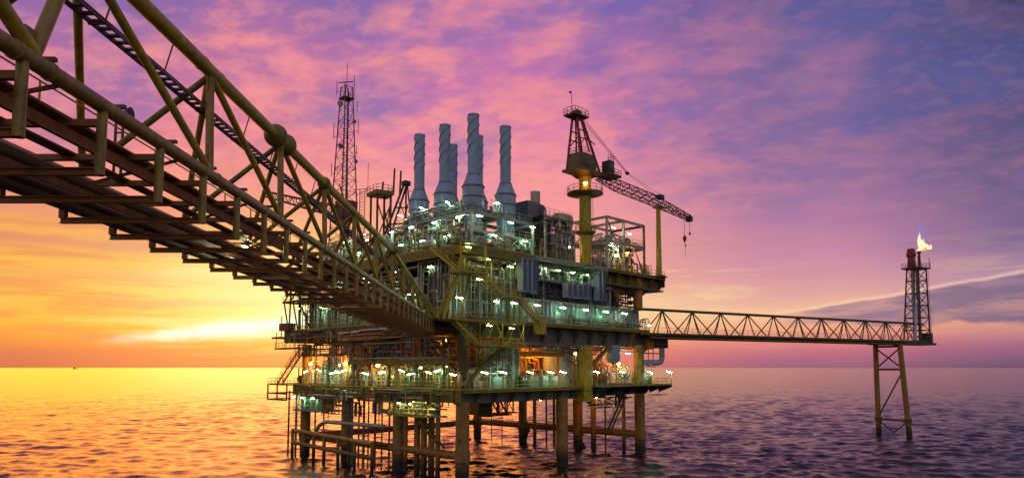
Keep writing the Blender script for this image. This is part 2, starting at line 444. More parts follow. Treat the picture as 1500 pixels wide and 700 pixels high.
# sky behind the viewer, brightened and warmed as fill for the camera-facing sides
base = mixc(mpr(mth('ABSOLUTE', az), 62., 120.), base, back)
hz = mpr(el0, -.6, -4., 0., .6)          # below the sea line
base = mixc(hz, base, (.02, .02, .03, 1))
sky = N('ShaderNodeTexSky'); sky.sky_type = 'NISHITA'; sky.sun_disc = False
sky.sun_elevation = radians(3.4); sky.sun_rotation = radians(-18)
bg1 = N('ShaderNodeBackground'); L(base, bg1.inputs[0]); bg1.inputs[1].default_value = .93
bg2 = N('ShaderNodeBackground'); L(sky.outputs[0], bg2.inputs[0]); bg2.inputs[1].default_value = .012
ads = N('ShaderNodeAddShader'); L(bg1.outputs[0], ads.inputs[0]); L(bg2.outputs[0], ads.inputs[1])
wo = N('ShaderNodeOutputWorld'); L(ads.outputs[0], wo.inputs[0])

sun = bpy.data.lights.new('sun', 'SUN'); sun.energy = 1.05; sun.angle = radians(40); sun.color = (1., .25, .008)
so = bpy.data.objects.new('sun', sun); COL.objects.link(so)
a, e = radians(-18.5), radians(6)
sd = (sin(a)*cos(e), cos(a)*cos(e), sin(e))
from mathutils import Vector
so.rotation_euler = Vector(sd).to_track_quat('Z', 'Y').to_euler(); so.location = (-60, 180, 60)

# ------------------------------------------------------------------ sea: one sheet out to the horizon, real waves
def sea():
    rad = [0.]; r = 26.
    while r < 2600: rad.append(r); r *= 1.0048 if r > 58 else 1.06
    while r < 60000: rad.append(r); r *= 1.06
    rad = np.array(rad[1:])
    fine = np.radians(np.linspace(-44, 44, 860)); coarse = np.radians(np.linspace(44, 316, 70)[1:-1])
    th = np.concatenate([fine, coarse]); n, m = len(rad), len(th)
    R, T = np.meshgrid(rad, th, indexing='ij')
    X, Y = R*np.sin(T), R*np.cos(T)
    rs = np.random.RandomState(4)
    Z = np.zeros_like(X); DX = np.zeros_like(X); DY = np.zeros_like(X)
    cell = np.gradient(rad)[:, None]*np.ones_like(X)
    patch = .85+.3*(np.sin(X*.043+Y*.021+1)*np.sin(Y*.031-X*.013)+.8*np.sin(X*.11-Y*.05+2)*np.sin(Y*.075+.4)+.5*np.sin(X*.021)*np.sin(Y*.012+X*.006))
    patch = np.clip(patch, .3, 1.6)
    for lam, ang, am in ((34., 3.4, .07), (23., 3.75, .055), (17., 3.2, .045), (12.5, 3.9, .035)):
        a = 2*pi/lam*(sin(ang)*X+cos(ang)*Y)+lam; Z += am*np.clip((lam/cell-1.6)/2., 0, 1)*np.cos(a)
    for k in range(84):
        lam = .6*(6.5/.6)**rs.rand(); ang = radians(205)+rs.randn()*.75
        kx, ky = 2*pi/lam*sin(ang), 2*pi/lam*cos(ang)
        amp = .0098*lam**.6*(.6+.8*rs.rand()); ph = rs.rand()*2*pi
        att = np.clip((lam/cell-1.6)/2., 0, 1)
        a = kx*X+ky*Y+ph
        amp = amp*patch if lam < 4 else amp
        Z += amp*att*np.cos(a); DX -= amp*att*sin(ang)*np.sin(a)*.8; DY -= amp*att*cos(ang)*np.sin(a)*.8
    co_ = np.stack([X+DX, Y+DY, Z], -1).reshape(-1, 3)
    co_ = np.vstack([co_, [[0, 0, 0]]])
    i = np.arange(n-1)[:, None]; j = np.arange(m)[None, :]; jn = (j+1) % m
    q = np.stack([i*m+j, (i+1)*m+j, (i+1)*m+jn, i*m+jn], -1).reshape(-1, 4)[:, ::-1]
    tri = np.stack([np.full(m, n*m), (np.arange(m)+1) % m, np.arange(m)], -1)
    me = bpy.data.meshes.new('sea')
    me.vertices.add(len(co_)); me.vertices.foreach_set('co', co_.astype(np.float32).ravel())
    li = np.concatenate([q.ravel(), tri.ravel()]).astype(np.int32)
    me.loops.add(len(li)); me.loops.foreach_set('vertex_index', li)
    ls = np.concatenate([np.arange(len(q))*4, len(q)*4+np.arange(m)*3]).astype(np.int32)
    me.polygons.add(len(ls)); me.polygons.foreach_set('loop_start', ls)
    me.polygons.foreach_set('use_smooth', np.ones(len(ls), bool))
    me.update(calc_edges=True); me.validate()
    mt = bpy.data.materials.new('sea_water'); mt.use_nodes = True
    nt = mt.node_tree; N = nt.nodes.new; L = nt.links.new; bs = nt.nodes['Principled BSDF']
    bs.inputs['Base Color'].default_value = (.012, .014, .02, 1); bs.inputs['IOR'].default_value = 1.34
    tc = N('ShaderNodeTexCoord'); cd = N('ShaderNodeCameraData')
    mp = N('ShaderNodeMapping'); mp.inputs['Scale'].default_value = (.55, 1., 1.); L(tc.outputs['Object'], mp.inputs[0])
    a = N('ShaderNodeTexNoise'); a.inputs['Scale'].default_value = 1.9; a.inputs['Detail'].default_value = 7; a.inputs['Roughness'].default_value = .62; L(mp.outputs[0], a.inputs[0])
    b = N('ShaderNodeTexNoise'); b.inputs['Scale'].default_value = .35; b.inputs['Detail'].default_value = 6; L(mp.outputs[0], b.inputs[0])
    b1 = N('ShaderNodeBump'); b1.inputs['Strength'].default_value = .8; b1.inputs['Distance'].default_value = .12
    b2 = N('ShaderNodeBump'); b2.inputs['Strength'].default_value = .55; b2.inputs['Distance'].default_value = .2
    L(a.outputs[0], b1.inputs['Height']); L(b.outputs[0], b2.inputs['Height']); L(b1.outputs[0], b2.inputs['Normal'])
    c = N('ShaderNodeTexNoise'); c.inputs['Scale'].default_value = .09; c.inputs['Detail'].default_value = 7; c.inputs['Roughness'].default_value = .65; L(mp.outputs[0], c.inputs[0])
    b3 = N('ShaderNodeBump'); b3.inputs['Strength'].default_value = .6; b3.inputs['Distance'].default_value = .9
    L(c.outputs[0], b3.inputs['Height']); L(b2.outputs[0], b3.inputs['Normal']); L(b3.outputs[0], bs.inputs['Normal'])
    bs.inputs['Roughness'].default_value = .11; bs.inputs['Specular IOR Level'].default_value = .44
    me.materials.append(mt)
    o = bpy.data.objects.new('sea', me); COL.objects.link(o)
    o['kind'] = 'structure'; o['label'] = 'choppy open sea reflecting the sunset sky'; o['category'] = 'sea'
sea()

# ------------------------------------------------------------------ lamps (prototypes, copied afterwards)
NL = 0
TUBES = {}
def tube_lamp(pos, axis, post, label, group, glowmat=None, L_=.9, fr='P', name='tube_lamp'):
    """a fluorescent batten; post = list of points of its bracket ending at the lamp"""
    glowmat = glowmat or TUBE
    key = (axis, tuple(post or ()), glowmat.name, L_, fr)
    if key in TUBES:
        src = TUBES[key]
        return dup(src, pos, label, 0., fr)
    t = thing(name, label, 'lamp', pos, fr, group)
    ax = vnorm(axis); h = vmul(ax, L_/2)
    M().beam(vsub(pos, h), vadd(pos, h), .065, .06).build('tube', glowmat, t)
    hp = vadd(pos, (0, 0, .075))
    M().beam(vsub(hp, vmul(h, 1.06)), vadd(hp, vmul(h, 1.06)), .16, .07).build('housing', GREY, t)
    if post:
        pts = [vadd(pos, q) for q in post]
        M().pipe(pts, .05, 6, 4).build('post', YEL, t)
    TUBES[key] = t
    return t

def flood(pos, label, group=None, mat=None, r=.22, aim=(0, -1, -.3), fr='P'):
    t = thing('floodlight', label, 'floodlight', pos, fr, group)
    M().lathe(pos, [(.02, -r*.8), (r*.7, -r*.6), (r, 0), (r*.7, r*.6), (.02, r*.8)], 10).build('lamp_glass', mat or SOD, t)
    a = vmul(vnorm(aim), -1)
    M().beam(vadd(pos, vmul(a, r*1.1)), vadd(pos, vmul(a, r*1.8)), r*1.6, r*1.6).build('housing', GREY, t)
    return t

# ------------------------------------------------------------------ long footbridge (world axes, runs straight away from the viewer)
BR = thing('truss_bridge', 'long yellow tubular truss footbridge running overhead to the platform', 'bridge', (-12.5, 50, 21.5), 'W')
XR, XL, ZC, ZT = -10.45, -14.9, 21.72, 25.3
nodes = [1.25+7.4*k for k in range(9)]   # top nodes; 16.5, 23.95 ...
Y0, YE = -5.9, 96.5
def chord(name, a, b, r, mat): M().tube(a, b, r, seg=16).build(name, mat, BR)
chord('bottom_chord', (XR, Y0, ZC), (XR, YE, ZC-.35), .2, CHORD)
chord('bottom_chord', (XL, Y0, ZC-.2), (XL, YE+2, ZC-.5), .2, CHORD)
chord('top_chord', (XR-.1, Y0, ZT), (XR-.1, nodes[-1], ZT), .235, YEL)
yn = nodes[-1]
chord('top_chord', (XR-.1, yn, ZT), (XR, YE-1, ZC+.4), .22, YEL)
zt = lambda y: ZT if y <= yn else ZT+(ZC+.4-ZT)*(y-yn)/(YE-1-yn)
ally = nodes+[yn+6.4*k for k in range(1, 5)]
for i, y in enumerate(ally):
    T = (XR-.1, y, zt(y)-.1)
    nx = ally[i+1] if i+1 < len(ally) else YE-2
    if i != 2: M().tube((XR, y, ZC), T, .14, seg=10).build('vertical', CHORD, BR)
    if i == 1: nx = 14.75
    M().tube(T, (XR, nx-.15, ZC+.1), .125 if i != 1 else .17, seg=10).build('diagonal', YEL, BR)
    nx = ally[i+1] if i+1 < len(ally) else YE-2
    M().tube(vsub(T, (0.05, 0, .1)), (XL, y, ZC-.1), .115, seg=10).build('cross_brace', OLV, BR)
    M().tube(vsub(T, (0.05, 0, .1)), (XL+.2, nx-.2, ZC-.1), .115, seg=10).build('cross_brace', YEL, BR)
M().tube((XR, nodes[0]-7.3, ZC), (XR-.1, nodes[0], ZT-.1), .14, seg=10).build('diagonal', YEL, BR)
# the near-side member that rises from the chord at the picture's edge to the second node
M().tube((XR, 14.6, ZC+.05), (XR-.1, nodes[2], ZT-.1), .16, seg=12).build('diagonal', CHORD, BR)
for y in (nodes[4]-.65, nodes[4]+.65):
    M().lathe((XR-.1, y, ZT), [(.05, -.5), (.32, -.42), (.48, -.2), (.52, 0), (.48, .2), (.32, .42), (.05, .5)], 16, 'y').build('node_can', OLV, BR)
M().lathe((XR-.1, yn, ZT), [(.05, -.5), (.32, -.42), (.5, 0), (.32, .42), (.05, .5)], 14, 'y').build('node_can', OLV, BR)
M().lathe((XR-.1, nodes[5]-.1, ZT-.02), [(.05, -.4), (.3, -.3), (.38, 0), (.3, .3), (.05, .4)], 14, 'y').build('node_can', OLV, BR)
for y in nodes[:2]+[14.6]+nodes[3:7]:
    for dy in (-.55, .55):
        M().lathe((XR, y+dy, ZC-.35*(y-Y0)/(YE-Y0)), [(.19, -.05), (.225, -.04), (.225, .04), (.19, .05)], 16, 'y').build('weld_collar', CHORD, BR)
        M().lathe((XR-.1, y+dy*1.2, ZT), [(.22, -.05), (.26, -.04), (.26, .04), (.22, .05)], 16, 'y').build('weld_collar', YEL, BR)
    M().poly3([(XR+.01, y-.5, ZC+.12), (XR+.01, y+.3, ZC+.12), (XR+.01, y+.15, ZC+.62), (XR+.01, y-.3, ZC+.62)], (-.03, 0, 0)).build('gusset_plate', CHORD, BR)
    if y == 14.6: y = nodes[2]
    M().poly3([(XR-.09, y-.3, ZT-.15), (XR-.09, y+.6, ZT-.15), (XR-.09, y+.25, ZT-.75), (XR-.09, y-.2, ZT-.75)], (-.03, 0, 0)).build('gusset_plate', YEL, BR)
# cable ladder slung under the top chord
m = M()
for s in (-.2, .2):
    m.beam((XR-.75+s, Y0, ZT-.95), (XR-.75+s, yn+8, ZT-1.1), .05, .14)
y = Y0
while y < yn+8:
    m.beam((XR-.95, y, ZT-.97), (XR-.55, y, ZT-.97), .16, .05); y += .42
m.build('cable_ladder', GREY, BR)
y = 2.
while y < yn+6:
    m = M(); m.tube((XR-.55, y, ZT-1.03), (XR-.3, y, ZT-.1), .025, seg=5); m.beam((XR-1.0, y, ZT-1.06), (XR-.5, y, ZT-1.06), .06, .06); y += 3.2
    m.build('ladder_hanger', BRN, BR)
# cable tray and handrail along the right chord
M().beam((XR-.42, Y0, ZC+.32), (XR-.42, YE, ZC), .34, .12).build('cable_tray', NAVY, BR)
y = 1.
while y < YE:
    M().beam((XR-.5, y, ZC+.42-.32*y/YE), (XR-.1, y, ZC+.42-.32*y/YE), .12, .1).build('tray_clamp', BRN, BR); y += 2.9
# hung frames carrying the pipes
k = 0; y = 2.68
while y < 95:
    zb = 19.98-.25*y/95
    M().ibeam((XL-.3, y, zb), (XR+.12, y, zb), .16, .2, .03).build('cross_beam', UNDERLIT, BR)
    M().tube((XR, y, zb-.1), (XR, y, ZC-.1), .125, seg=12).build('hanger', CHORD, BR)
    M().beam((XL-.22, y, zb+.09), (XL-.22, y, zb+.62), .2, .2).build('hanger_stub', UNDERLIT, BR)
    M().beam((XL-.1, y+.02, 21.2), (XR, y+.02, 21.2), .16, .18).build('floor_beam', UNDERLIT, BR)
    if k % 2 == 0: M().beam((XR-.05, y+1.3, ZC-.2), (XR-2.1, y+.1, zb+.5), .09, .09).build('knee_brace', UNDERLIT, BR)
    y += 2.905; k += 1
for x, z, r, mt in ((XL-.1, 20.5, .2, BRN), (XL+1.2, 20.3, .14, BRN),
                    (XL+2.6, 20.3, .15, BRN)):
    M().tube((x, Y0, z), (x, YE, z-.22), r, seg=10).build('pipe', mt, BR)
for x, w in ((XL+1.75, .45), (XL+3.2, .85)):
    M().beam((x, Y0, 21.32), (x, YE, 21.22), w, .06).build('walkway_grating', UNDERLIT, BR)
M().rail([(XL+2.6, Y0, 21.36), (XL+2.6, YE, 21.26)], 1.1, 2.9, .028).build('handrail', YEL, BR)
for x in (XL+.28, XR-.9):
    M().beam((x, Y0, 20.95), (x, YE, 20.8), .12, .3).build('stringer', UNDERLIT, BR)

for i, y in enumerate((34.5, 53)):
    tube_lamp((-13.4, y, 21.05-.1*y/95), (0, 1, 0), None, ORD[i]+' tube lamp along the footbridge, counting from the near end of its deck underside', 'tube lamps under the footbridge', TUBE2, .8, 'W')

# signal horn on the far side of the footbridge
t = thing('signal_post', 'small twin post with a fog horn standing on the far footbridge edge', 'signal post', (-14.3, 24.6, 21.9), 'W')
m = M()
for s in (-.13, .13): m.tube((-14.3+s, 24.6, 21.6), (-14.3+s, 24.6, 24.0), .05, seg=6)
for z in (22.3, 22.9, 23.5): m.beam((-14.43, 24.6, z), (-14.17, 24.6, z), .05, .05)
m.build('post', BRN, t)
M().lathe((-14.2, 24.6, 24.2), [(.05, -.3), (.16, -.1), (.12, .05), (.26, .3)], 10, 'x').build('horn', DARK, t)

# ------------------------------------------------------------------ flare bridge, its legs, flare tower (frame F: x along the bridge)
FB = (23.8, 124., 0.); FD = (.8835, .4685)
FANG = atan2(FD[1], FD[0])
class FM(M):                              # mesh whose points are (s along, n across away from viewer, z)
    def build(s, name, mat, parent=None, base=None, fr='W', label=None):
        s.v = [(FB[0]+p[0]*FD[0]-p[1]*FD[1], FB[1]+p[0]*FD[1]+p[1]*FD[0], p[2]) for p in s.v]
        return M.build(s, name, mat, parent, base, 'W', label)
def F(s, n, z): return (FB[0]+s*FD[0]-n*FD[1], FB[1]+s*FD[1]+n*FD[0], z)
t = thing('flare_bridge', 'long level lattice bridge carrying flare pipes out over the sea', 'bridge', F(40, 0, 20.6), 'W')
LB = 82.; HW = 1.6
FM().tube((-2, 0, 25.4), (82, 0, 25.15), .26, seg=10).build('top_chord', BRN, t)
for n in (-HW, HW): FM().tube((-2, n, 20.9), (LB, n, 20.85), .24, seg=10).build('bottom_chord', BRN, t)
tops = [4+7.15*k for k in range(11)]
for i, s in enumerate(tops):
    for n in (-HW, HW):
        FM().tube((s, 0, 25.3), (s, n, 20.95), .1, seg=6).build('vertical', BRN, t)
        FM().tube((s, 0, 25.3), (s+3.5, n, 20.95), .115, seg=6).build('diagonal', BRN, t)
        FM().tube((s, 0, 25.3), (s-3.5, n, 20.95), .115, seg=6).build('diagonal', BRN, t)
m = FM(); s = 0.
while s < LB: m.beam((s, -HW, 20.85), (s, HW, 20.85), .14, .2); s += 3.57
m.build('floor_beam', BRN, t)
FM().box((-1, -1.1, 20.98), (LB, .3, 21.04)).build('walkway', GREY, t)
for n, z, r in ((-1.1, 20.45, .2), (-.4, 20.5, .28), (.5, 20.42, .18), (1.1, 20.45, .16)):
    FM().tube((0, n, z), (LB-3, n, z), r, seg=8).build('flare_pipe', DARK, t)
FM().rail([(0, -1.25, 21.02), (LB-6, -1.25, 21.02)], 1.05, 2., .03).build('handrail', YEL, t)
for n in (-1.45, 1.45): FM().beam((0, n, 20.3), (LB, n, 20.3), .1, .34).build('pipe_carrier', BRN, t)

t = thing('flare_trestle', 'braced two legged trestle standing in the sea under the flare bridge', 'trestle', F(69.5, 0, 0), 'W')
m0 = {}
for q, s0, s1 in ((-1, 69.8, 68.6), (1, 69.2, 68.6)):
    a, b = (s0, q*3.5, -3), (s1, q*2.9, 20.2)
    FM().tube(a, b, .62, .55, 14).build('leg', LEG, t); m0[q] = (a, b)
Lp = lambda q, z: lerp(m0[q][0], m0[q][1], (z+3)/23.2)
for z in (3.4, 14.6, 19.7): FM().tube(Lp(-1, z), Lp(1, z), .24, seg=8).build('brace', BRN, t)
for a, b in (((-1, 19.4), (1, 14.8)), ((1, 19.4), (-1, 14.8)), ((-1, 14.2), (1, 3.8)), ((-1, 3.2), (0, 0.6)), ((1, 3.2), (0, .6))):
    p0 = Lp(a[0], a[1]); p1 = Lp(b[0], b[1]) if b[0] else lerp(Lp(-1, b[1]), Lp(1, b[1]), .5)
    FM().tube(p0, p1, .17, seg=8).build('brace', BRN, t)
for q in (-1, 1):
    p = Lp(q, 3.4); FM().lathe(p, [(.62, -.5), (.8, -.45), (.8, .45), (.62, .5)], 14).build('node_can', BRN, t)
FM().box((66.5, -3.4, 20.1), (71., 3.4, 20.26)).build('cap_beam', BRN, t)

t = thing('flare_tower', 'dark lattice flare tower at the far end of the flare bridge', 'flare tower', F(79, 0, 20.6), 'W')
c0 = ((77.6, -1.9), (81.6, -1.9), (81.6, 1.9), (77.6, 1.9)); c1 = ((79.3, -1.4), (82.2, -1.4), (82.2, 1.4), (79.3, 1.4))
TP = lambda i, q: (c0[i][0]+(c1[i][0]-c0[i][0])*q, c0[i][1]+(c1[i][1]-c0[i][1])*q, 20.7+17.4*q)
for i in range(4): FM().tube(TP(i, 0), TP(i, 1), .2, .16, 8).build('leg', DARK, t)
for k in range(6):
    m = FM()
    for i in range(4):
        j = (i+1) % 4
        m.tube(TP(i, (k+1)/6), TP(j, (k+1)/6), .1, seg=5)
        m.tube(TP(i if k % 2 else j, k/6), TP(j if k % 2 else i, (k+1)/6), .09, seg=5)
    m.build('bracing', DARK, t)
for s, n, r, mt in ((78.6, -.4, .22, GREY), (79.3, .5, .18, LILAC), (80.2, -.5, .28, GREY), (81.0, .3, .16, DARK)):
    FM().tube((s, n, 20.7), (s+.3, n, 38), r, seg=8).build('riser_pipe', mt, t)
FM().pipe([(76.6, -1.4, 21), (77.2, -1.4, 30.5), (78.2, -1.3, 30.8), (78.6, -1.2, 38)], .15, 6).build('riser_pipe', GREY, t)
FM().tube((76.3, -1.7, 21.2), (77.3, -1.7, 29.8), .26, seg=8).build('drum', LILAC, t)
FM().box((78., -1.9, 37.95), (83.2, 1.9, 38.12)).build('top_platform', DARK, t)
FM().rail([(78, -1.9, 38.12), (83.2, -1.9, 38.12), (83.2, 1.9, 38.12), (78, 1.9, 38.12), (78, -1.9, 38.12)], 1.1, 1.8, .04).build('railing', DARK, t)
FM().lathe((79.0, 0, 38.13), [(.8, 0), (.95, .4), (.8, 2.6), (1.05, 2.8), (1.05, 3.6), (.85, 3.7), (.85, 4.5), (.6, 4.6)], 16).build('flare_burner', RED, t)
FM().lathe((82.1, 0, 38.13), [(.36, 0), (.3, 1), (.26, 3.6), (.4, 3.8), (.4, 4.3)], 12).build('flare_tip', RED, t)
for s in (78.6, 82.9):
    FM().tube((s, -1.8, 38.1), (s, -1.8, 40.6), .08, seg=5).build('pilot_pipe', DARK, t)
FM().box((72, -2.2, 20.15), (83.4, 2.2, 20.65)).build('base_frame', DARK, t)
FM().box((81.9, -1.6, 20.66), (83.2, 1.0, 23.0)).build('control_box', NAVY, t)
FM().ladder((81.9, -2.0, 21), (82.2, -1.7, 38), .5, (1, 0, 0)).build('ladder', DARK, t)

# flame
fl = bpy.data.materials.new('flame'); fl.use_nodes = True
nt = fl.node_tree; nt.nodes.clear(); N = nt.nodes.new; L = nt.links.new
o_ = N('ShaderNodeOutputMaterial'); em = N('ShaderNodeEmission'); tcn = N('ShaderNodeTexCoord')
no = N('ShaderNodeTexNoise'); no.inputs['Scale'].default_value = 1.3; no.inputs['Detail'].default_value = 3; L(tcn.outputs['Object'], no.inputs[0])
lw = N('ShaderNodeLayerWeight'); lw.inputs[0].default_value = .5
ad = N('ShaderNodeMath'); ad.operation = 'MULTIPLY_ADD'; ad.inputs[1].default_value = .9; L(no.outputs[0], ad.inputs[0]); L(lw.outputs['Facing'], ad.inputs[2])
rp = N('ShaderNodeValToRGB'); el_ = rp.color_ramp.elements; el_[0].position = .55; el_[0].color = (1., .80, .45, 1)
el_[1].position = 1.25; el_[1].color = (1., .16, .01, 1)
x_ = el_.new(.85); x_.color = (1., .42, .06, 1)
L(ad.outputs[0], rp.inputs[0]); L(rp.outputs[0], em.inputs[0]); em.inputs[1].default_value = 1.9
tr_ = N('ShaderNodeBsdfTransparent'); mx_ = N('ShaderNodeMixShader'); mr_ = N('ShaderNodeMapRange')
mr_.inputs[1].default_value = .7; mr_.inputs[2].default_value = 1.2; mr_.inputs[3].default_value = 0; mr_.inputs[4].default_value = 1
L(ad.outputs[0], mr_.inputs[0]); L(mr_.outputs[0], mx_.inputs[0]); L(em.outputs[0], mx_.inputs[1]); L(tr_.outputs[0], mx_.inputs[2])
L(mx_.outputs[0], o_.inputs[0])
def tongue(m, pts, seg=12):
    b = len(m.v); n = len(pts)
    for s, n_, z, r in pts:
        for i in range(seg):
            t_ = 2*pi*i/seg; w = 1+.22*sin(3*t_+z*2.1)
            m.v.append((s+r*w*cos(t_), n_+r*w*sin(t_)*.8, z+.25*r*sin(2*t_+s)))
    for j in range(n-1):
        for i in range(seg):
            k = (i+1) % seg; m.face((b+j*seg+i, b+j*seg+k, b+(j+1)*seg+k, b+(j+1)*seg+i), True)
    m.face([b+i for i in range(seg)]); m.face([b+(n-1)*seg+i for i in range(seg)])
t = thing('flare_flame', 'orange and white gas flame with violet wisps above the flare tip', 'flame', F(82.3, 0, 42.6), 'W')
m = FM()
tongue(m, [(82.1, 0, 42.5, .25), (82.6, 0, 42.9, 1.1), (83.3, 0, 43.4, 1.55), (83.4, 0, 44.0, 1.4), (82.9, 0, 44.7, 1.0), (82.1, 0, 45.5, .55), (81.9, 0, 46.3, .35), (82.1, 0, 47.1, .18), (82.3, 0, 47.8, .03)], 18)
tongue(m, [(83, .1, 42.8, .3), (84.4, .1, 43.1, .85), (85.5, .1, 43.5, .7), (86.1, .1, 44.2, .35), (86.3, .1, 44.9, .03)], 16)
tongue(m, [(83.2, .1, 43.6, .5), (83.6, .1, 44.5, .5), (83.5, .1, 45.3, .3), (83.8, .1, 46.2, .03)], 14)
tongue(m, [(82, -.1, 43.2, .4), (81.6, -.1, 44.0, .35), (81.4, -.1, 44.9, .2), (81.6, -.1, 45.5, .03)], 12)
m.v = [(82.3+(p[0]-82.3)*1.05+.55, p[1]*1.0, 42.6+(p[2]-42.6)*.85) for p in m.v]
m.build('fire', fl, t)
wp = bpy.data.materials.new('flame_wisp'); wp.use_nodes = True
nt = wp.node_tree; nt.nodes.clear(); N = nt.nodes.new; L = nt.links.new
o_ = N('ShaderNodeOutputMaterial'); em = N('ShaderNodeEmission'); tr = N('ShaderNodeBsdfTransparent'); mx = N('ShaderNodeMixShader')
lw = N('ShaderNodeLayerWeight'); lw.inputs[0].default_value = .35
tcn = N('ShaderNodeTexCoord'); no = N('ShaderNodeTexNoise'); no.inputs['Scale'].default_value = 1.1; L(tcn.outputs['Object'], no.inputs[0])
q1 = N('ShaderNodeMath'); q1.operation = 'SUBTRACT'; q1.inputs[0].default_value = .9; L(lw.outputs['Facing'], q1.inputs[1])
q2 = N('ShaderNodeMath'); q2.operation = 'MULTIPLY'; L(q1.outputs[0], q2.inputs[0]); L(no.outputs[0], q2.inputs[1]); q2.use_clamp = True
em.inputs[0].default_value = (.50, .38, 1., 1); em.inputs[1].default_value = .55
L(q2.outputs[0], mx.inputs[0]); L(tr.outputs[0], mx.inputs[1]); L(em.outputs[0], mx.inputs[2]); L(mx.outputs[0], o_.inputs[0])
m = FM()
tongue(m, [(82.4, .2, 43.6, .3), (83.2, .2, 44.6, .8), (84, .2, 45.8, .9), (84.2, .2, 47.2, .7), (84.6, .2, 48.6, .4), (85, .2, 49.8, .05)])
tongue(m, [(82, .2, 45, .2), (82.5, .2, 46.2, .55), (82.9, .2, 47.5, .5), (83.4, .2, 49, .3), (83.8, .2, 50.2, .04)])
m.build('wisp', wp, t)

# far ship on the horizon
t = thing('ship', 'tiny dark ship far off on the left horizon', 'ship', (-4390, 7000, 0), 'W')
M().prism([(-4410, 6994), (-4372, 6994), (-4364, 7000), (-4372, 7006), (-4410, 7006)], -1, 7).build('hull', DARK, t)
M().box((-4408, 6996, 7), (-4396, 7004, 19)).build('superstructure', GREY, t)
M().tube((-4380, 7000, 7), (-4380, 7000, 24), .8, seg=6).build('mast', DARK, t)
# ------------------------------------------------------------------ platform (frame P: u along the right face, v along the left face)
BLK = 45.
def deck(name, label, z, poly, th, base=None):
    t = thing(name, label, 'deck', base or (0, 0, z))
    M().prism(poly, z-th, z).build('floor_plate', BRN, t)
    return t

# jacket ----------------------------------------------------------
J = thing('jacket', 'olive tubular legs and braces standing in the sea under the platform', 'platform legs', (0, 0, 0))
def leg(u, v, r, z1=10.4, mat=LEG):
    return M().tube((u, v, -4), (u, v, z1), r, seg=20).build('leg', mat, J)
for u, v in ((0, 0), (20.3, -.3), (42, 0), (0, 14), (0, 28), (0, 41), (42, 14), (42, 28.4), (42, 42), (21, 41)):
    leg(u, v, .93 if v < 20 else .86)
ZB = 3.2
for a, b in (((42, 0), (42, 14)), ((42, 14), (42, 28.4)), ((42, 28.4), (42, 42)), ((0, 0), (0, 14)), ((0, 14), (0, 28)), ((0, 28), (0, 41)), ((0, 41), (21, 41)), ((21, 41), (42, 42))):
    M().tube((*a, ZB), (*b, ZB), .56, seg=14).build('brace', LEG, J)
for p, q in (((42, 26.8, 2.6), (42, 29.8, -3)), ((42, 14, 2), (42, 10.4, -3)), ((0, 14, 3.2), (21, 41, 3.2))):
    M().tube(p, q, .4, seg=10).build('brace', LEG, J)
for v, uu in ((0, 42), (14, 42), (28.4, 42), (42, 42), (0, 0), (14, 0), (28, 0), (41, 0)):
    M().lathe((uu, v, ZB), [(.93, -.9), (1.05, -.8), (1.05, .8), (.93, .9)], 18).build('node_can', LEG, J)
for u, v in ((0, 0), (20.3, -.3)):
    m = M()
    for s in (-1, 1): m.tube((u+s*.93, v-.3, 5.4), (u+s*1.15, v-.5, 5.4), .16, seg=6)
    m.build('lifting_lug', BRN, J)
# walkway on the rear brace
t = thing('brace_walkway', 'narrow railed walkway along the rear horizontal brace just above the water', 'walkway', (42, 21, 3.9))
M().box((41.5, 1.5, 3.85), (42.4, 40, 3.92)).build('grating', BRN, t)
M().rail([(41.5, 1.5, 3.92), (41.5, 40, 3.92)], 1.05, 1.8, .03).build('railing', YEL, t)

# conductors and risers ------------------------------------------
for i, (u, v, r) in enumerate(((.4, 10.2, .46), (.6, 8.9, .46), (.9, 7.6, .46), (-.3, 12.0, .32), (-.4, 4.6, .34))):
    i2 = sorted([10.2, 8.9, 7.6, 12.0, 4.6], reverse=True).index(v)
    solo('conductor_pipe', M().tube((u, v, -4), (u, v, 10.6), r, seg=14), LEG,
         ORD[i2]+' thick brown conductor pipe from the left, beside the near corner leg', 'pipe', (u, v, 0), 'P', 'conductor pipes')
ris = [(-2.2, 42.8, .16), (-2.6, 39.5, .2), (-1.5, 35.2, .14), (-1.2, 33, .13), (-.8, 26.2, .17), (-.9, 25, .17), (-.6, 23.6, .14), (-.5, 22.4, .2), (-.6, 21, .12), (-.4, 19.5, .18), (-.5, 17.6, .12), (-.3, 16, .15)]
ris.sort(key=lambda q: scr((q[0], q[1], 5)))
for i, (u, v, r) in enumerate(ris):
    m = M(); m.tube((u, v, -3), (u, v, 11), r, seg=8)
    for z in (2.2, 6): m.lathe((u, v, z), [(r, -.12), (r*1.6, -.1), (r*1.6, .1), (r, .12)], 8)
    solo('riser_pipe', m, GREY if i % 3 else RED, ORD[i]+' slim riser pipe from the left under the left face of the platform', 'pipe', (u, v, 0), 'P', 'slim riser pipes')
ris = [(41.4, 3, .34), (40.5, 6.4, .16), (40.9, 19, .26), (40.9, 21, .18), (40.8, 24, .36), (40.6, 33, .1), (40.5, 36, .1), (38, 14.5, .2), (41, 9.5, .5)]
ris.sort(key=lambda q: scr((q[0], q[1], 5)))
for i, (u, v, r) in enumerate(ris):
    solo('caisson_pipe', M().tube((u, v, -3), (u, v, 10.5), r, seg=10), LEG if r > .3 else BRN,
         ORD[i]+' caisson pipe from the left behind the front legs, along the rear brace', 'pipe', (u, v, 0), 'P', 'rear caisson pipes')
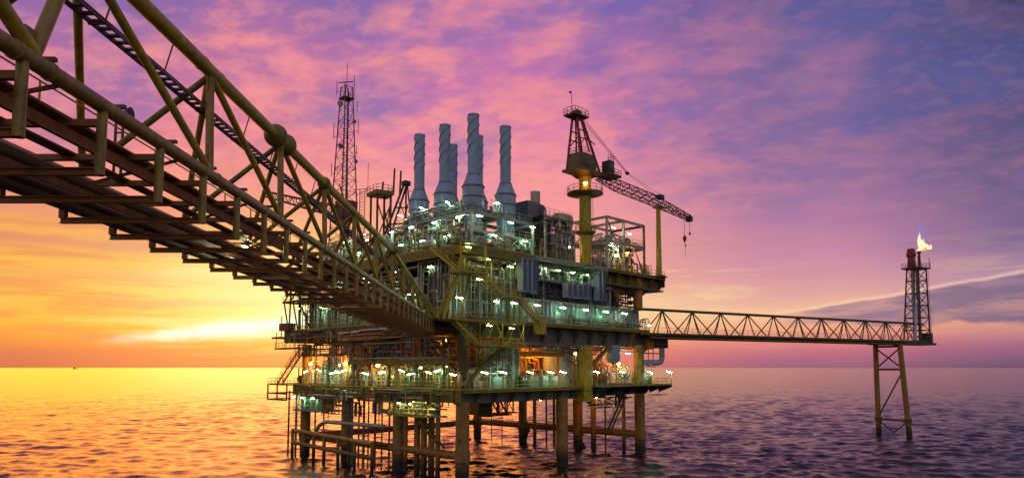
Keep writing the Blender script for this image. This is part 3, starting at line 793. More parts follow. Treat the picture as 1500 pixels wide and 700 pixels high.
# barge fender on the left
t = thing('barge_fender', 'rust brown tubular barge fender standing in the water off the left legs', 'fender', (-4, 33, 0))
for z in (4.6, 2.6):
    M().tube((-4, 38, z), (-4, 15, z-.6), .34, seg=10).build('rail_tube', LEG, t)
for v in (38, 34.6, 31.2, 28, 24, 19.5, 15):
    M().tube((-4, v, -3), (-4, v, 4.6-(38-v)*.025), .26, seg=10).build('post', LEG, t)
for v in (36, 26, 17):
    M().tube((-4, v, 4), (0, v-1, 3.3), .2, seg=8).build('strut', BRN, t)
t = thing('launder_pipe', 'large grey sloping discharge pipe running low along the left legs', 'pipe', (-2.6, 28, 6))
M().pipe([(-2.4, 33.5, 4.4), (-2.4, 32.4, 5.6), (-2.4, 30.5, 6.3), (-2.0, 15, 6.4)], .32, 10).build('pipe', GALV, t)
for v in (30, 25, 20, 16):
    M().beam((-2.2, v, 6.3), (-2.2, v, 10.5), .1, .1).build('hanger', BRN, t)

# cellar deck -----------------------------------------------------
D1 = deck('cellar_deck', 'lowest lamplit deck of the platform, standing directly on the legs', 12.,
          [(-1.5, -1.5), (43.5, -1.5), (43.5, 43), (-1.5, 43)], .12)
def fascia(t, z0, z1, u0, u1, v, step, mat=GREY, tail=1.6):
    """cantilever brackets with the recessed girder behind, along the right face"""
    M().box((u0, v+tail, z0), (u1, v+tail+.3, z1-.13)).build('edge_girder', mat, t)
    M().box((u0, v, z1-.42), (u1, v+.12, z1+.02)).build('edge_channel', OLV, t)
    n = int((u1-u0)/step)
    for i in range(n+1):
        u = u0+.1+(u1-u0-.2)*i/n
        M().poly3([(u, v+.14, z1-.14), (u, v+.14, z1-.6), (u, v+tail*.8, z0), (u, v+tail-.01, z0), (u, v+tail-.01, z1-.14)], (.07, 0, 0)).build('bracket', mat, t)
fascia(D1, 10.1, 12, -1.3, 26.4, -1.5, 3.45, GREY)
fascia(D1, 10.4, 12, 26.6, 43.4, -1.5, 4.2, DARK, 1.2)
M().box((-1.5, -1.3, 10.3), (-1.36, 43, 12.03)).build('edge_girder', OLV, D1)
for v in range(1, 43, 4):
    M().box((-1.34, v-.08, 10.5), (40, v+.08, 11.86)).build('floor_beam', BRN, D1)
M().box((-1.34, 42.6, 10.3), (43, 42.9, 11.86)).build('edge_girder', BRN, D1)
for v in range(0, 43, 3):
    M().box((-1.6, v-.07, 10.3), (-1.51, v+.07, 11.9)).build('web_stiffener', BRN, D1)
# walkway tips
M().box((26, -4.2, 11.9), (46.2, -1.52, 12.02)).build('walkway', GREY, D1)
M().box((43.52, -1.5, 11.9), (46.2, 9, 12.02)).build('walkway', GREY, D1)
for u in (27, 31, 35, 39, 43, 46):
    M().poly3([(u, -4.2, 11.88), (u, -4.2, 11.6), (u, -1.4, 10.6), (u, -1.4, 11.88)], (.12, 0, 0)).build('bracket', DARK, D1)
M().box((42, -3.8, 10.2), (45.2, -1.8, 10.3)).build('walkway', GREY, D1)
M().box((-2.5, 43.02, 11.86), (8, 50.6, 11.99)).build('walkway', BRN, D1)
m = M()
for v in (43.4, 46.9, 50.4):
    m.tube((-2.4, v, 9.2), (-2.4, v, 11.9), .14, seg=6); m.tube((5, v, 9.2), (5, v, 11.9), .14, seg=6)
for z in (9.3, 10.4):
    m.tube((-2.4, 43.4, z), (-2.4, 50.4, z), .14, seg=6); m.tube((-2.4, 50.4, z), (5, 50.4, z), .14, seg=6)
m.build('boat_bumper', BRN, D1)
for pts in ([(26.2, -4.1, 12.02), (46.1, -4.1, 12.02), (46.1, 8.8, 12.02)], [(-1.4, -1.4, 12.02), (26, -1.4, 12.02)], [(-1.4, -1.4, 12.02), (-1.4, 42.8, 12.02)],
            [(-2.4, 43.2, 12.02), (-2.4, 50.5, 12.02), (7.9, 50.5, 12.02)]):
    M().rail(pts, 1.1, 1.5, .035).build('railing', YEL, D1)
for u, v in ((25.4, -1.2),):
    M().box((u-.95, v-.5, 9.6), (u+.95, v+1.3, 18.4)).build('column', YEL, D1)
for u, v, r in ((42, 0, .92), (0, 0, .8), (0, 14, .8), (0, 28, .8), (0, 41, .8), (42, 14, .8), (42, 28, .8), (42, 42, .8)):
    M().tube((u, v, 12.05), (u, v, 19), r, seg=14).build('column', OLV if u else (SODLIT if v > 10 else BRN), D1)
M().beam((-1.6, -1.8, 12.5), (7.5, -1.3, 18.6), .45, .5).build('knee_brace', OLV, D1)
M().beam((27, -.6, 15), (32.5, -.6, 18.6), .45, .5).build('knee_brace', OLV, D1)
M().beam((-.6, 1, 14.5), (-.6, 7, 18.8), .4, .45).build('knee_brace', BRN, D1)
M().beam((-.6, 27, 13), (-.6, 21, 18.8), .4, .45).build('knee_brace', BRN, D1)

# low mezzanine on the left face
D1b = thing('mezzanine', 'brown steel mezzanine beams with sodium lights below, left face between the two lower decks', 'deck', (0, 13, 16))
M().box((-1, 1.5, 15.9), (8, 26, 16.2)).build('floor_plate', BRN, D1b)
M().box((-1.2, 1.5, 15.5), (-.98, 26, 16.3)).build('edge_girder', OLV, D1b)
for v in (3, 9, 15.5, 20, 25):
    M().box((-1.1, v-.2, 12.05), (-.7, v+.2, 19)).build('post', BRN, D1b)
M().rail([(-1.1, 1.6, 16.3), (-1.1, 26, 16.3)], 1.0, 1.7, .03).build('railing', GREY, D1b)

# main deck -------------------------------------------------------
D2 = deck('main_deck', 'broad middle deck of the platform where the long footbridge lands', 21.5,
          [(-1.5, -1.5), (43.5, -1.5), (43.5, 46.5), (-1.5, 46.5)], .15)
fascia(D2, 18.6, 21.5, 8., 43.4, -1.5, 3.6, GREY, 1.7)
fascia(D2, 19.2, 21.5, -1.3, 7.6, -1.5, 3., DARK, 1.7)
M().box((-1.55, -1.3, 19.4), (-1.4, 46.5, 21.53)).build('edge_girder', BRN, D2)
M().box((12.4, -2.0, 19.9), (14.8, -1.55, 21.6)).build('hatch_box', YEL, D2)
for v in range(1, 46, 5):
    M().box((-1.38, v-.1, 19.4), (43, v+.1, 21.34)).build('floor_beam', BRN, D2)
M().box((-1.3, 46.2, 19.4), (43, 46.5, 21.34)).build('edge_girder', BRN, D2)
for v in range(0, 46, 3):
    M().box((-1.66, v-.08, 19.4), (-1.56, v+.08, 21.4)).build('web_stiffener', BRN, D2)
M().box((-5., -1.4, 21.3), (-1.56, 8.5, 21.46)).build('bridge_landing', OLV, D2)
M().box((-5.2, -4.2, 20.9), (8, -1.56, 21.05)).build('stair_landing', OLV, D2)
M().box((-1, -4.6, 17.7), (7.5, -1.6, 17.85)).build('lower_landing', OLV, D2)
for pts in ([(8, -1.4, 21.52), (43.4, -1.4, 21.52)], [(-1.4, 9, 21.52), (-1.4, 46.4, 21.52), (20, 46.4, 21.52)],
            [(-5, -1.4, 21.48), (-5, 0, 21.48)], [(-5.1, -4.1, 21.06), (7.9, -4.1, 21.06)], [(-1, -4.5, 17.86), (7.4, -4.5, 17.86), (7.4, -1.7, 17.86)]):
    M().rail(pts, 1.1, 1.5, .04).build('railing', YEL, D2)
m = M()
for a, b in (((-1, -4.4), (0, 0)), ((3.2, -4.4), (0, 0)), ((7.3, -4.4), (0, 0))):
    m.beam((a[0], a[1], 17.9), (a[0], a[1], 20.9), .12, .12)
for u in (0, 2, 4, 6):
    m.beam((u, -4.4, 17.9), (u+1.6, -4.4, 20.9), .08, .08); m.beam((u+1.6, -4.4, 17.9), (u, -4.4, 20.9), .08, .08)
m.build('landing_lattice', YEL, D2)

# upper mezzanine (z 28) and weather deck (z 31.5)
D3 = deck('upper_mezzanine', 'half open upper storey under the weather deck, lit from inside by green white tubes', 28.2,
          [(2, .4), (33.6, .4), (33.6, 30), (2, 30)], .2, (2, 0, 28.2))
M().rail([(14, -.6, 28.3), (33.4, -.6, 28.3)], 1.0, 1.4, .035).build('railing', GALV, D3)
M().box((13.6, -.75, 28.02), (33.5, .38, 28.22)).build('balcony', GREY, D3)
M().box((0.4, .0, 27.6), (1.6, 1.2, 31.2)).build('column', BRN, D3)
for u in (9.2, 16.2, 27.9, 33.2):
    M().box((u-.18, -.3, 21.52), (u+.18, .06, 30.2)).build('post', GALV, D3)
D4 = deck('weather_deck', 'top deck of the platform carrying the stacks, crane and open modules', 31.5,
          [(-1.5, -1.5), (49, -1.5), (49, 9), (43.5, 12), (43.5, 46), (-1.5, 46)], .16)
M().box((-1.5, -1.62, 30.3), (13, -1.5, 31.55)).build('edge_girder', OLV, D4)
M().box((13.02, -1.58, 31.05), (31, -1.46, 31.53)).build('edge_girder', TEAL, D4)
M().box((-1.64, -1.5, 30.2), (-1.51, 42, 31.56)).build('edge_girder', OLV, D4)
fascia(D4, 29.4, 31.5, 31.2, 49, -1.5, 3.5, OLV, 1.5)
M().box((48.8, -1.3, 29.8), (49.05, 9, 31.4)).build('edge_girder', BRN, D4)
for v in range(2, 42, 5):
    M().box((-1.45, v-.1, 30.3), (43, v+.1, 31.33)).build('floor_beam', BRN, D4)
M().box((31, -1.4, 28.9), (48.5, 8, 29.0)).build('hung_walkway', GREY, D4)
M().rail([(31, -1.3, 29.0), (48.4, -1.3, 29.0)], 1., 1.6, .03).build('railing', BRN, D4)
for u, v in ((42, 0), (37, 1.5), (42, 9)):
    M().tube((u, v, 25.2), (u, v, 31.3), .85, seg=14).build('column', ORG if v < 2 else BRN, D4)
M().beam((42.6, 0, 27.5), (48.4, 0, 31.2), .2, .3).build('knee_brace', BRN, D4)
M().beam((42.6, 6, 27.5), (48.4, 6, 31.2), .2, .3).build('knee_brace', BRN, D4)
M().beam((33.5, .3, 30.8), (36.9, .9, 25.4), .9, .9).build('knee_brace', BRN, D4)
for pts in ([(3, -1.4, 31.55), (24, -1.4, 31.55)], [(27.6, -1.4, 31.55), (48.9, -1.4, 31.55), (48.9, 8.8, 31.55)], [(-1.4, 4, 31.55), (-1.4, 41.8, 31.55)]):
    M().rail(pts, 1.1, 1.5, .035).build('railing', YEL, D4)
# underslung gap closers
# bulkheads -------------------------------------------------------
def wall(label, a0, a1, z0, z1, c, axis, mat, pitch=.62, depth=.18, name='corrugated_wall', parts=()):
    b = ((a0+a1)/2, c, z0) if axis == 'u' else (c, (a0+a1)/2, z0)
    t = thing(name, label, 'wall', b); t['kind'] = 'thing'
    M().corr(a0, a1, z0, z1, c, axis, pitch, depth).build('sheet', mat, t)
    return t
w = wall('pale teal corrugated wall along the main deck, lit by a row of tube lamps', 5, 43, 21.52, 25.2, .5, 'u', TEAL, 1.05, .25)
for u in (20.2, 31.2, 39.2):
    M().box((u-.55, .3, 21.54), (u+.55, .48, 23.7)).build('door', PALE if u != 39.2 else NAVY, w)
M().box((5, -.35, 25.2), (43, .46, 25.36)).build('canopy', TEAL, w)
wall('dark navy corrugated wall above the lamplit canopy of the right face', 3, 34, 25.38, 28.0, .9, 'u', NAVY, .9, .25)
wall('blue grey corrugated wall behind the stairs near the front corner', -.6, 8.8, 21.54, 30.2, 1.6, 'u', SLATE, 1.1, .3)
wall('tall pale ribbed wall on the cellar deck left of the orange lit bay', 4.4, 11.2, 12.02, 18.5, .6, 'u', PALE, 1.1, .35)
wall('dull white wall at the back of the open upper storey', 9.3, 33, 28.22, 31.3, 4.2, 'u', PALE, .8, .15)
wall('blue grey ribbed wall on the left face just behind the bridge landing', 0, 9, 21.54, 30.2, 1.5, 'v', SLATE, 1.1, .3)
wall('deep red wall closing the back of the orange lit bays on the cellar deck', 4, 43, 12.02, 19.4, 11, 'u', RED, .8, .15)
wall('grey green wall far inside the main deck behind the left face', .6, 46, 21.55, 30.3, 9.6, 'v', GREY, .8, .15)
wall('brown inner wall of the cellar deck behind the left face pipework', 13, 42, 12.02, 19.4, 9.6, 'v', BRN, .8, .15)
wall('brown orange ribbed container wall above the mezzanine on the left face', 12, 18.4, 16.4, 19.3, -.6, 'v', ORG, .5, .12)
wall('dark rear wall closing the far side of the main deck storeys', 0, 43, 21.55, 31.2, 40.5, 'u', BRN, .9, .15)
wall('teal end wall on the right end of the main deck', 1, 30, 21.55, 25.2, 42.8, 'v', TEAL, .9, .2)

# opening frame, tank, drum on cellar deck right
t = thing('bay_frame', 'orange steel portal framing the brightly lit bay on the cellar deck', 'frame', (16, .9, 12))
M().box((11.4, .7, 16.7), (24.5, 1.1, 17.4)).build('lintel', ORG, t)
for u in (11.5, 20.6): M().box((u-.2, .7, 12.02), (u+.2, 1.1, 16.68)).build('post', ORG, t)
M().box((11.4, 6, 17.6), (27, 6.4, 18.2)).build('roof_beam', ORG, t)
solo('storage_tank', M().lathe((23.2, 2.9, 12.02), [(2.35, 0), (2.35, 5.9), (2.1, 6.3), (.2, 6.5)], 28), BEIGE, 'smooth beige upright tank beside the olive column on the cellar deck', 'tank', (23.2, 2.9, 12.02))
t = thing('hanging_drum', 'blue grey drum hanging under the main deck at the right end', 'drum', (34.5, .2, 16))
M().lathe((34.5, .2, 15.6), [(.1, 0), (.8, .25), (1.25, .8), (1.3, 3.2)], 20).build('shell', STACK, t)
M().tube((34.5, .2, 15.0), (34.5, .2, 15.6), .15, seg=8).build('drain', DARK, t)
solo('valve_wheel', M().lathe((34.5, -.4, 15.2), [(.35, -.04), (.4, 0), (.35, .04)], 12, 'y'), RED, 'small red valve wheel below the hanging blue grey drum', 'valve', (34.5, -.4, 15.2))
for i, (u, w_, mt) in enumerate(((11.6, 1.6, DARK), (13.9, 1.5, CAB), (16.2, 1.3, CAB), (18.3, 1.7, CAB))):
    t = thing('equipment_cabinet', ('black', 'leftmost grey green', 'middle grey green', 'rightmost grey green')[i]+' cabinet in the row before the orange lit bay', 'cabinet', (u, -.2, 12.02), 'P', 'cabinets before the orange bay')
    M().box((u-w_/2, -.6, 12.06), (u+w_/2, .5, 13.75)).build('body', mt, t)
    M().box((u-w_/2+.1, -.64, 12.2), (u+w_/2-.1, -.605, 13.6)).build('door', mt, t)
    for s in (-.3, .3): M().box((u+s-.1, -.67, 13.25), (u+s+.1, -.645, 13.45)).build('gauge', WHT, t)
t = thing('analyser_shelter', 'small white framed shelter with tubes inside near the front corner column', 'shelter', (2.8, -.4, 12.02))
for u in (1.2, 4.2):
    for v in (-1., .4): M().box((u-.07, v-.07, 12.02), (u+.07, v+.07, 14.9)).build('post', WHT, t)
M().box((1., -1.2, 14.9), (4.4, .6, 15.0)).build('roof', WHT, t)
M().box((1.2, .3, 12.05), (4.2, .38, 14.85)).build('back_panel', PALE, t)
M().box((1.6, -.5, 12.05), (2.6, .2, 13.6)).build('rack', GREY, t)
solo('transformer_box', M().box((4.9, -.7, 12.05), (6.9, .4, 13.7)), CAB, 'squat dark green transformer box beside the white shelter', 'transformer', (5.9, -.2, 12.05))
# louvre boxes
for i, (u, v, w_, z0, z1) in enumerate(((10.1, -2, .85, 26.0, 30.9), (11.2, -2, .8, 26, 30.95), (12.2, -2, .85, 26.1, 31.), (13.3, -1.6, .75, 25.9, 31),
        (20.3, -2, .95, 25.9, 28.1), (21.6, -2, .9, 25.9, 28.1), (23, -2, .95, 25.9, 28.15), (24.2, -2, .9, 25.9, 28.15), (25.4, -2, .9, 25.9, 28.2),
        (28.8, -1.6, .85, 26, 30.9), (29.9, -1.6, .85, 26, 31.))):
    nm = ('tall lilac louvre duct, '+ORD[i]+' of four side by side at the stair tower' if i < 4 else
          'short lilac louvre duct, '+ORD[i-4]+' of five under the lit upper storey' if i < 9 else
          ORD[i-9]+' of the pair of tall blue louvre ducts right of the crane pedestal')
    t = thing('louvre_duct', nm, 'duct', (u, v, z0), 'P', 'louvre ducts on the right face')
    M().box((u-w_*.36, v, z0), (u+w_*.36, v+1.2, z1)).build('casing', LILAC, t)
    m = M()
    for q in (-.25, 0, .25): m.box((u+q*w_-.05, v-.07, z0+.1), (u+q*w_+.05, v-.005, z1-.1))
    m.build('louvres', NAVY, t)
    M().box((u-w_*.39, v-.04, z1), (u+w_*.39, v+1.25, z1+.1)).build('cap', GREY, t)

# ------------------------------------------------------------------ exhaust stacks
def stack(u, v, dz, label):
    t = thing('exhaust_stack', label, 'chimney', (u, v, 35.6), 'P', 'exhaust stacks')
    zt = 52.5+dz; zn = 43.4+dz*.3
    M().lathe((u, v, 0), [(.84, zn), (.84, zt-.25), (.9, zt-.25), (.9, zt-.02), (.78, zt), (.7, zt-.4)], 20).build('upper_tube', STACK, t)
    M().lathe((u, v, 0), [(1.62, zn-1.9), (1.48, zn-1.4), (.95, zn-.1), (.9, zn+.12)], 22).build('shoulder', STACK, t)
    body = M().lathe((u, v, 0), [(.9, 35.6), (1.3, 36.7), (1.62, 38.2), (1.62, zn-1.9)], 22).build('body', STACK, t)
    m = M()
    for z in (38.3, 39.9, zn-1.9): m.lathe((u, v, z), [(1.6, -.1), (1.73, -.08), (1.73, .08), (1.6, .1)], 22)
    m.build('flange_rings', GREY, body)
    for k in range(3):                    # helical strakes
        m = M(); n = 40; pts = []
        for i in range(n+1):
            q = i/n; an = 2*pi*(q*1.1+k/3); z = zn+3.2+(zt-.5-zn-3.2)*q
            pts.append(((u+.84*cos(an), v+.84*sin(an), z), (u+.93*cos(an), v+.93*sin(an), z)))
        b = len(m.v)
        for a, c in pts: m.v += [vadd(a, (0, 0, -.05)), vadd(c, (0, 0, -.05)), vadd(c, (0, 0, .05)), vadd(a, (0, 0, .05))]
        for i in range(n):
            for j in range(4):
                l = (j+1) % 4; m.face((b+4*i+j, b+4*i+l, b+4*i+4+l, b+4*i+4+j))
        m.build('strake', STRAKE, t)
    m = M().lathe((u, v, 43.3+dz*.3), [(.85, -.1), (1.0, -.08), (1.0, .08), (.85, .1)], 20); m.build('neck_ring', GREY, t)
    for a in range(4):
        an = pi/4+a*pi/2; M().tube((u+1.5*cos(an), v+1.5*sin(an), 31.55), (u+1.2*cos(an), v+1.2*sin(an), 36.9), .13, seg=6).build('support_leg', PALE, t)
    M().box((u-.7, v-1.0, 33.2), (u+.7, v+1.0, 35.55)).build('inlet_duct', PALE, t)
for (u, v, dz, lb) in ((5.4, 4.0, 0, 'tallest looking grey blue stack, front row, nearest the viewer'), (5.4, 10.5, 0, 'grey blue stack second from the left in the front row of three'),
                       (5.5, 16.9, 0, 'leftmost grey blue stack of the front row, dark door panel at its foot'), (12.4, 4.2, 0, 'rightmost grey blue stack, standing clear of the others'),
                       (12.5, 10.6, 0, 'rear stack partly hidden right behind the tallest front stack'), (12.6, 17., 0, 'rear stack partly hidden right behind the second front stack')):
    stack(u, v, dz, lb)
solo('access_door', M().box((3.55, 17.2, 36.2), (3.8, 18.2, 38.2)), DARK, 'dark door panel at the foot of the leftmost stack', 'door', (3.7, 17.7, 36.2))

# stack module frame
t = thing('stack_module', 'pale green lit steel frame carrying the stacks on the weather deck', 'frame', (9, 10, 31.5))
us = (2.6, 8.8, 15.4); vs = (1.2, 7.2, 13.6, 20)
for u in us:
    for v in vs: M().box((u-.16, v-.16, 31.55), (u+.16, v+.16, 37.0)).build('post', PALE, t)
for z in (34.3, 36.9):
    for u in us: M().ibeam((u, vs[0], z), (u, vs[-1], z), .25, .35, .05).build('beam', PALE, t)
    for v in vs: M().ibeam((us[0], v, z-.01), (us[-1], v, z-.01), .25, .3, .05).build('beam', PALE, t)
for u in us[:1]:
    for a, b in zip(vs, vs[1:]):
        c = (a+b)/2
        M().tube((u, a, 31.6), (u, c, 34.2), .12, seg=6).build('brace', PALE, t); M().tube((u, b, 31.6), (u, c, 34.2), .12, seg=6).build('brace', PALE, t)
for a, b in zip(us, us[1:]):
    c = (a+b)/2
    M().tube((a, vs[0], 31.6), (c, vs[0], 34.2), .12, seg=6).build('brace', PALE, t); M().tube((b, vs[0], 31.6), (c, vs[0], 34.2), .12, seg=6).build('brace', PALE, t)
m = M()
for u0, u1, v0, v1 in ((2.6, 3.4, 1.2, 20), (7.3, 10.3, 1.2, 20), (2.6, 15.4, 1.2, 2), (2.6, 15.4, 6.6, 7.8), (2.6, 15.4, 13, 14.2)):
    m.box((u0, v0, 37.08), (u1, v1, 37.14))
m.build('walkway_grating', GALV, t)
M().rail([(15.3, 1.3, 37.14), (2.7, 1.3, 37.14), (2.7, 20, 37.14)], 1.1, 1.4, .035).build('railing', PALE, t)
M().rail([(2.7, 1.25, 34.5), (15.3, 1.25, 34.5)], 1.1, 1.4, .035).build('railing', PALE, t)
M().box((2.7, 1.3, 34.42), (15.3, 6, 34.48)).build('walkway_grating', GALV, t)
M().box((2.8, 6, 31.6), (8, 12, 33.8)).build('plenum_box', GREY, t)

# machinery behind the stacks
t = thing('cooler_block', 'large dark cooler box with rounded top behind the rightmost stack', 'cooler', (19, 5, 32))
M().box((15.8, 2.2, 31.6), (22, 7, 36.6)).build('lower_box', DARK, t)
M().box((16.2, 3, 36.62), (18.8, 7.5, 41.3)).build('duct', NAVY, t)
M().capsule((20.8, 5.8, 40.6), 1.5, 2.6, 18, 'x').build('upper_drum', NAVY, t)
M().box((18.82, 3.4, 37.2), (22.3, 6.5, 39.2)).build('duct', NAVY, t)
m = M()
for z in (32.4, 33.2, 34, 34.8, 35.6): m.box((15.9, 2.1, z), (21.9, 2.18, z+.12))
m.build('louvres', GREY, t)
t = thing('support_gantry', 'row of white posts and beams before the dark cooler box', 'gantry', (19.5, .2, 31.5))
for u in (16.9, 20.2, 23.2): M().box((u-.16, -.2, 31.55), (u+.16, .12, 39.2)).build('post', PINKW, t)
M().box((16.6, -.2, 38.2), (23.5, .12, 38.5)).build('beam', GREY, t)
for u in (16.9, 20.2, 23.2): M().box((u-.13, .14, 37.4), (u+.13, 7, 37.7)).build('beam', GREY, t)
M().box((16.6, .14, 38.52), (23.5, 3, 38.6)).build('grating', GREY, t)
M().rail([(16.7, -.15, 38.6), (23.4, -.15, 38.6)], 1.1, 1.2, .035).build('railing', PALE, t)
M().tube((16.9, 0, 35.2), (20.2, 0, 37.8), .09, seg=6).build('brace', PINKW, t)
solo('vent_stack', M().lathe((24.6, 9, 0), [(.85, 34), (.85, 45.2), (.7, 45.22), (.7, 44.6)], 20), PINKW, 'plain pale upright vent pipe right of the dark cooler box', 'vent', (24.6, 9, 34))
solo('vent_stack', M().lathe((17.6, 8.6, 0), [(.75, 34), (.75, 44.), (.6, 44.02), (.6, 43.4)], 16), PINKW, 'short pale vent pipe half hidden behind the rightmost stack', 'vent', (17.6, 8.6, 34))
t = thing('cone_vessel', 'beige horizontal drum with a cone end left of the crane pedestal', 'vessel', (24, 2, 37.5))
M().lathe((23.6, 2.5, 39.), [(.3, -1.2), (1.2, -1.1), (1.35, 0), (1.35, 1.7), (.7, 2.6), (.45, 2.7)], 20, 'x').build('shell', BEIGE, t)
for u in (23.2, 24.9): M().box((u-.15, 1.6, 31.6), (u+.15, 3.4, 37.9)).build('saddle', PINKW, t)
t = thing('bright_manifold', 'brightly lit pale pipe manifold at the foot of the crane pedestal', 'manifold', (22.5, 1.2, 31.5))
for k in range(7):
    u = 21.1+k*.5; M().pipe([(u, 1.2, 31.6), (u, 1.2, 34.5+.3*(k % 3)), (u, 3., 34.5+.3*(k % 3))], .11, 6).build('pipe', PIPEW, t)
for z in (32.6, 33.7): M().tube((20.8, .9, z), (24.6, .9, z), .13, seg=6).build('header_pipe', PIPEW, t)
for k in range(5): M().lathe((21.3+k*.7, .72, 33.2), [(.2, -.04), (.24, 0), (.2, .04)], 8, 'y').build('valve', RED, t)

# ------------------------------------------------------------------ crane
cu_, cv_ = 25.7, -1.0
t = thing('pedestal_crane', 'tall yellow pedestal crane with lattice boom laid towards the right', 'crane', (cu_, cv_, 31.5))
M().lathe((cu_, cv_, 0), [(.98, 31.52), (.98, 45.4), (1.15, 45.9), (1.15, 46.3)], 24).build('pedestal', YEL, t)
for z, ro in ((43.3, 3.0), (36.9, 1.7)):
    p = M().lathe((cu_, cv_, z), [(1.0, -.5), (1.1, -.5), (ro, -.1), (ro, 0), (1.0, 0)], 16).build('ring_platform', OLV, t)
    n = 14
    M().rail([(cu_+ro*.97*cos(2*pi*i/n), cv_+ro*.97*sin(2*pi*i/n), z) for i in range(n+1)], 1.1, 1.3, .04).build('railing', OLV if z > 40 else YEL, p)
M().ladder((cu_+1.25, cv_-.4, 31.6), (cu_+1.25, cv_-.4, 43), .5, (0, 1, 0)).build('ladder', YEL, t)
h = M(); h.box((cu_-3.7, cv_-1.8, 46.5), (cu_+2.6, cv_+1.8, 46.9)); h.build('slew_platform', HOUSE, t)
M().poly3([(cu_-2.9, cv_-1.3, 46.92), (cu_+1.4, cv_-1.3, 46.92), (cu_+1.3, cv_-1.3, 48.3), (cu_+.6, cv_-1.3, 49.5), (cu_-2.5, cv_-1.3, 49.5), (cu_-2.9, cv_-1.3, 48.8)], (0, 2.6, 0)).build('machinery_house', HOUSE, t)
M().box((cu_-.4, cv_-1.36, 47.0), (cu_+.4, cv_-1.305, 48.9)).build('door', GREY, t)
M().lathe((cu_-.6, cv_, 0), [(1.2, 45.9), (1.9, 46.48)], 16).build('slew_ring', BRN, t)
m = M()
for q in range(2): m.box((cu_-2.7+q*1.1, cv_-1.36, 47.5), (cu_-1.85+q*1.1, cv_-1.31, 48.7))
m.build('louvre_panels', BRN, t)
M().rail([(cu_-3.7, cv_-1.75, 46.9), (cu_+2.5, cv_-1.75, 46.9)], 1., 1.2, .04).build('railing', BRN, t)
M().rail([(cu_-2.5, cv_-1.25, 49.5), (cu_+.6, cv_-1.25, 49.5), (cu_+.6, cv_+1.25, 49.5), (cu_-2.5, cv_+1.25, 49.5), (cu_-2.5, cv_-1.25, 49.5)], 1., 1.2, .04).build('railing', BRN, t)
cab = M().prism([(cu_+3.6, cv_-2.2), (cu_+5.2, cv_-2.2), (cu_+5.6, cv_-1.6), (cu_+5.2, cv_-.8), (cu_+3.6, cv_-.8)], 46.92, 49.3).build('operator_cab', DARK, t)
M().box((cu_+3.8, cv_-2.26, 47.9), (cu_+5.0, cv_-2.21, 49.0)).build('window', NAVY, cab)
M().box((cu_+2.6, cv_-2.8, 46.7), (cu_+6.4, cv_+.1, 46.9)).build('cab_platform', BRN, t)
M().rail([(cu_+3.6, cv_-2.1, 49.3), (cu_+5.2, cv_-2.1, 49.3), (cu_+5.2, cv_-.9, 49.3)], 1., 1., .04).build('railing', BRN, t)
M().rail([(cu_+2.7, cv_-2.8, 46.9), (cu_+6.3, cv_-2.8, 46.9), (cu_+6.3, cv_, 46.9)], 1., 1., .04).build('railing', BRN, t)
ap = 55.6
for s in (-1, 1):
    M().tube((cu_-2.9, cv_+s*1.45, 46.95), (cu_-2.5, cv_+s*.5, ap), .2, seg=8).build('frame_leg', RED, t)
    M().tube((cu_+2.1, cv_+s*1.45, 46.95), (cu_-1.4, cv_+s*.5, ap), .22, seg=8).build('frame_leg', RED, t)
    M().tube((cu_-.5, cv_+s*1.3, 50), (cu_-1.7, cv_+s*.5, ap), .14, seg=8).build('frame_leg', RED, t)
    for z in (52., 53.4):
        q = (z-50)/(ap-50); M().tube((cu_-3.0+.5*q, cv_+s*(1.3-.8*q), z), (cu_+1.5-2.9*q, cv_+s*(1.3-.8*q), z), .1, seg=6).build('frame_tie', RED, t)
    M().tube((cu_-2.9, cv_+s*1.2, 50.4), (cu_-.2, cv_+s*.9, 53.3), .09, seg=6).build('frame_tie', RED, t)
M().tube((cu_+.2, cv_, 52.8), (cu_+2.6, cv_-.2, 52.1), .08, seg=6).build('frame_tie', RED, t)
M().box((cu_-3.9, cv_-1.2, ap), (cu_-.4, cv_+1.2, ap+.15)).build('head_platform', BRN, t)
M().rail([(cu_-3.9, cv_-1.2, ap+.15), (cu_-.4, cv_-1.2, ap+.15), (cu_-.4, cv_+1.2, ap+.15), (cu_-3.9, cv_+1.2, ap+.15), (cu_-3.9, cv_-1.2, ap+.15)], 1.1, .9, .04).build('railing', BRN, t)
for q in (-2.3, -1.6): M().lathe((cu_+q, cv_, ap+.75), [(.1, -.4), (.5, -.35), (.42, 0), (.5, .35), (.1, .4)], 14, 'y').build('sheave', DARK, t)
M().tube((cu_-4.1, cv_-.8, ap-.4), (cu_-4.4, cv_-.8, ap+3.2), .05, seg=6).build('lamp_pole', DARK, t)
M().capsule((cu_-4.6, cv_-.8, ap+3.3), .16, .35, 8, 'x').build('pole_lamp', DARK, t)
B0 = (28.0, -1.6, 46.4); B1 = (44., -2., 45.4); B2 = (56.8, -2.2, 44.0)
M().lattice(B0, lerp(B0, B1, .35), .5, .6, 1.5, 1.5, 5, .085, .055).build('boom_root', DARK, t)
M().lattice(lerp(B0, B1, .35), B1, 1.5, 1.5, 1.5, 1.5, 8, .085, .055).build('boom_middle', DARK, t)
M().lattice(B1, B2, 1.5, 1.5, .9, .8, 10, .085, .055).build('boom_tip', DARK, t)
M().box((56.4, -2.7, 43.3), (57.4, -1.7, 44.3)).build('boom_head', DARK, t)
M().box((46., -2.6, 46.0), (47.4, -1.5, 46.7)).build('boom_bracket', DARK, t)
blk = (36.8, -1.7, 48.9)
m = M()
for s in (-.35, -.12, .12, .35):
    m.tube((cu_-1.9, cv_+s, ap+.9), (blk[0], blk[1]+s*.5, blk[2]), .035, seg=4)
m.build('hoist_rope', GREY, t)
m = M()
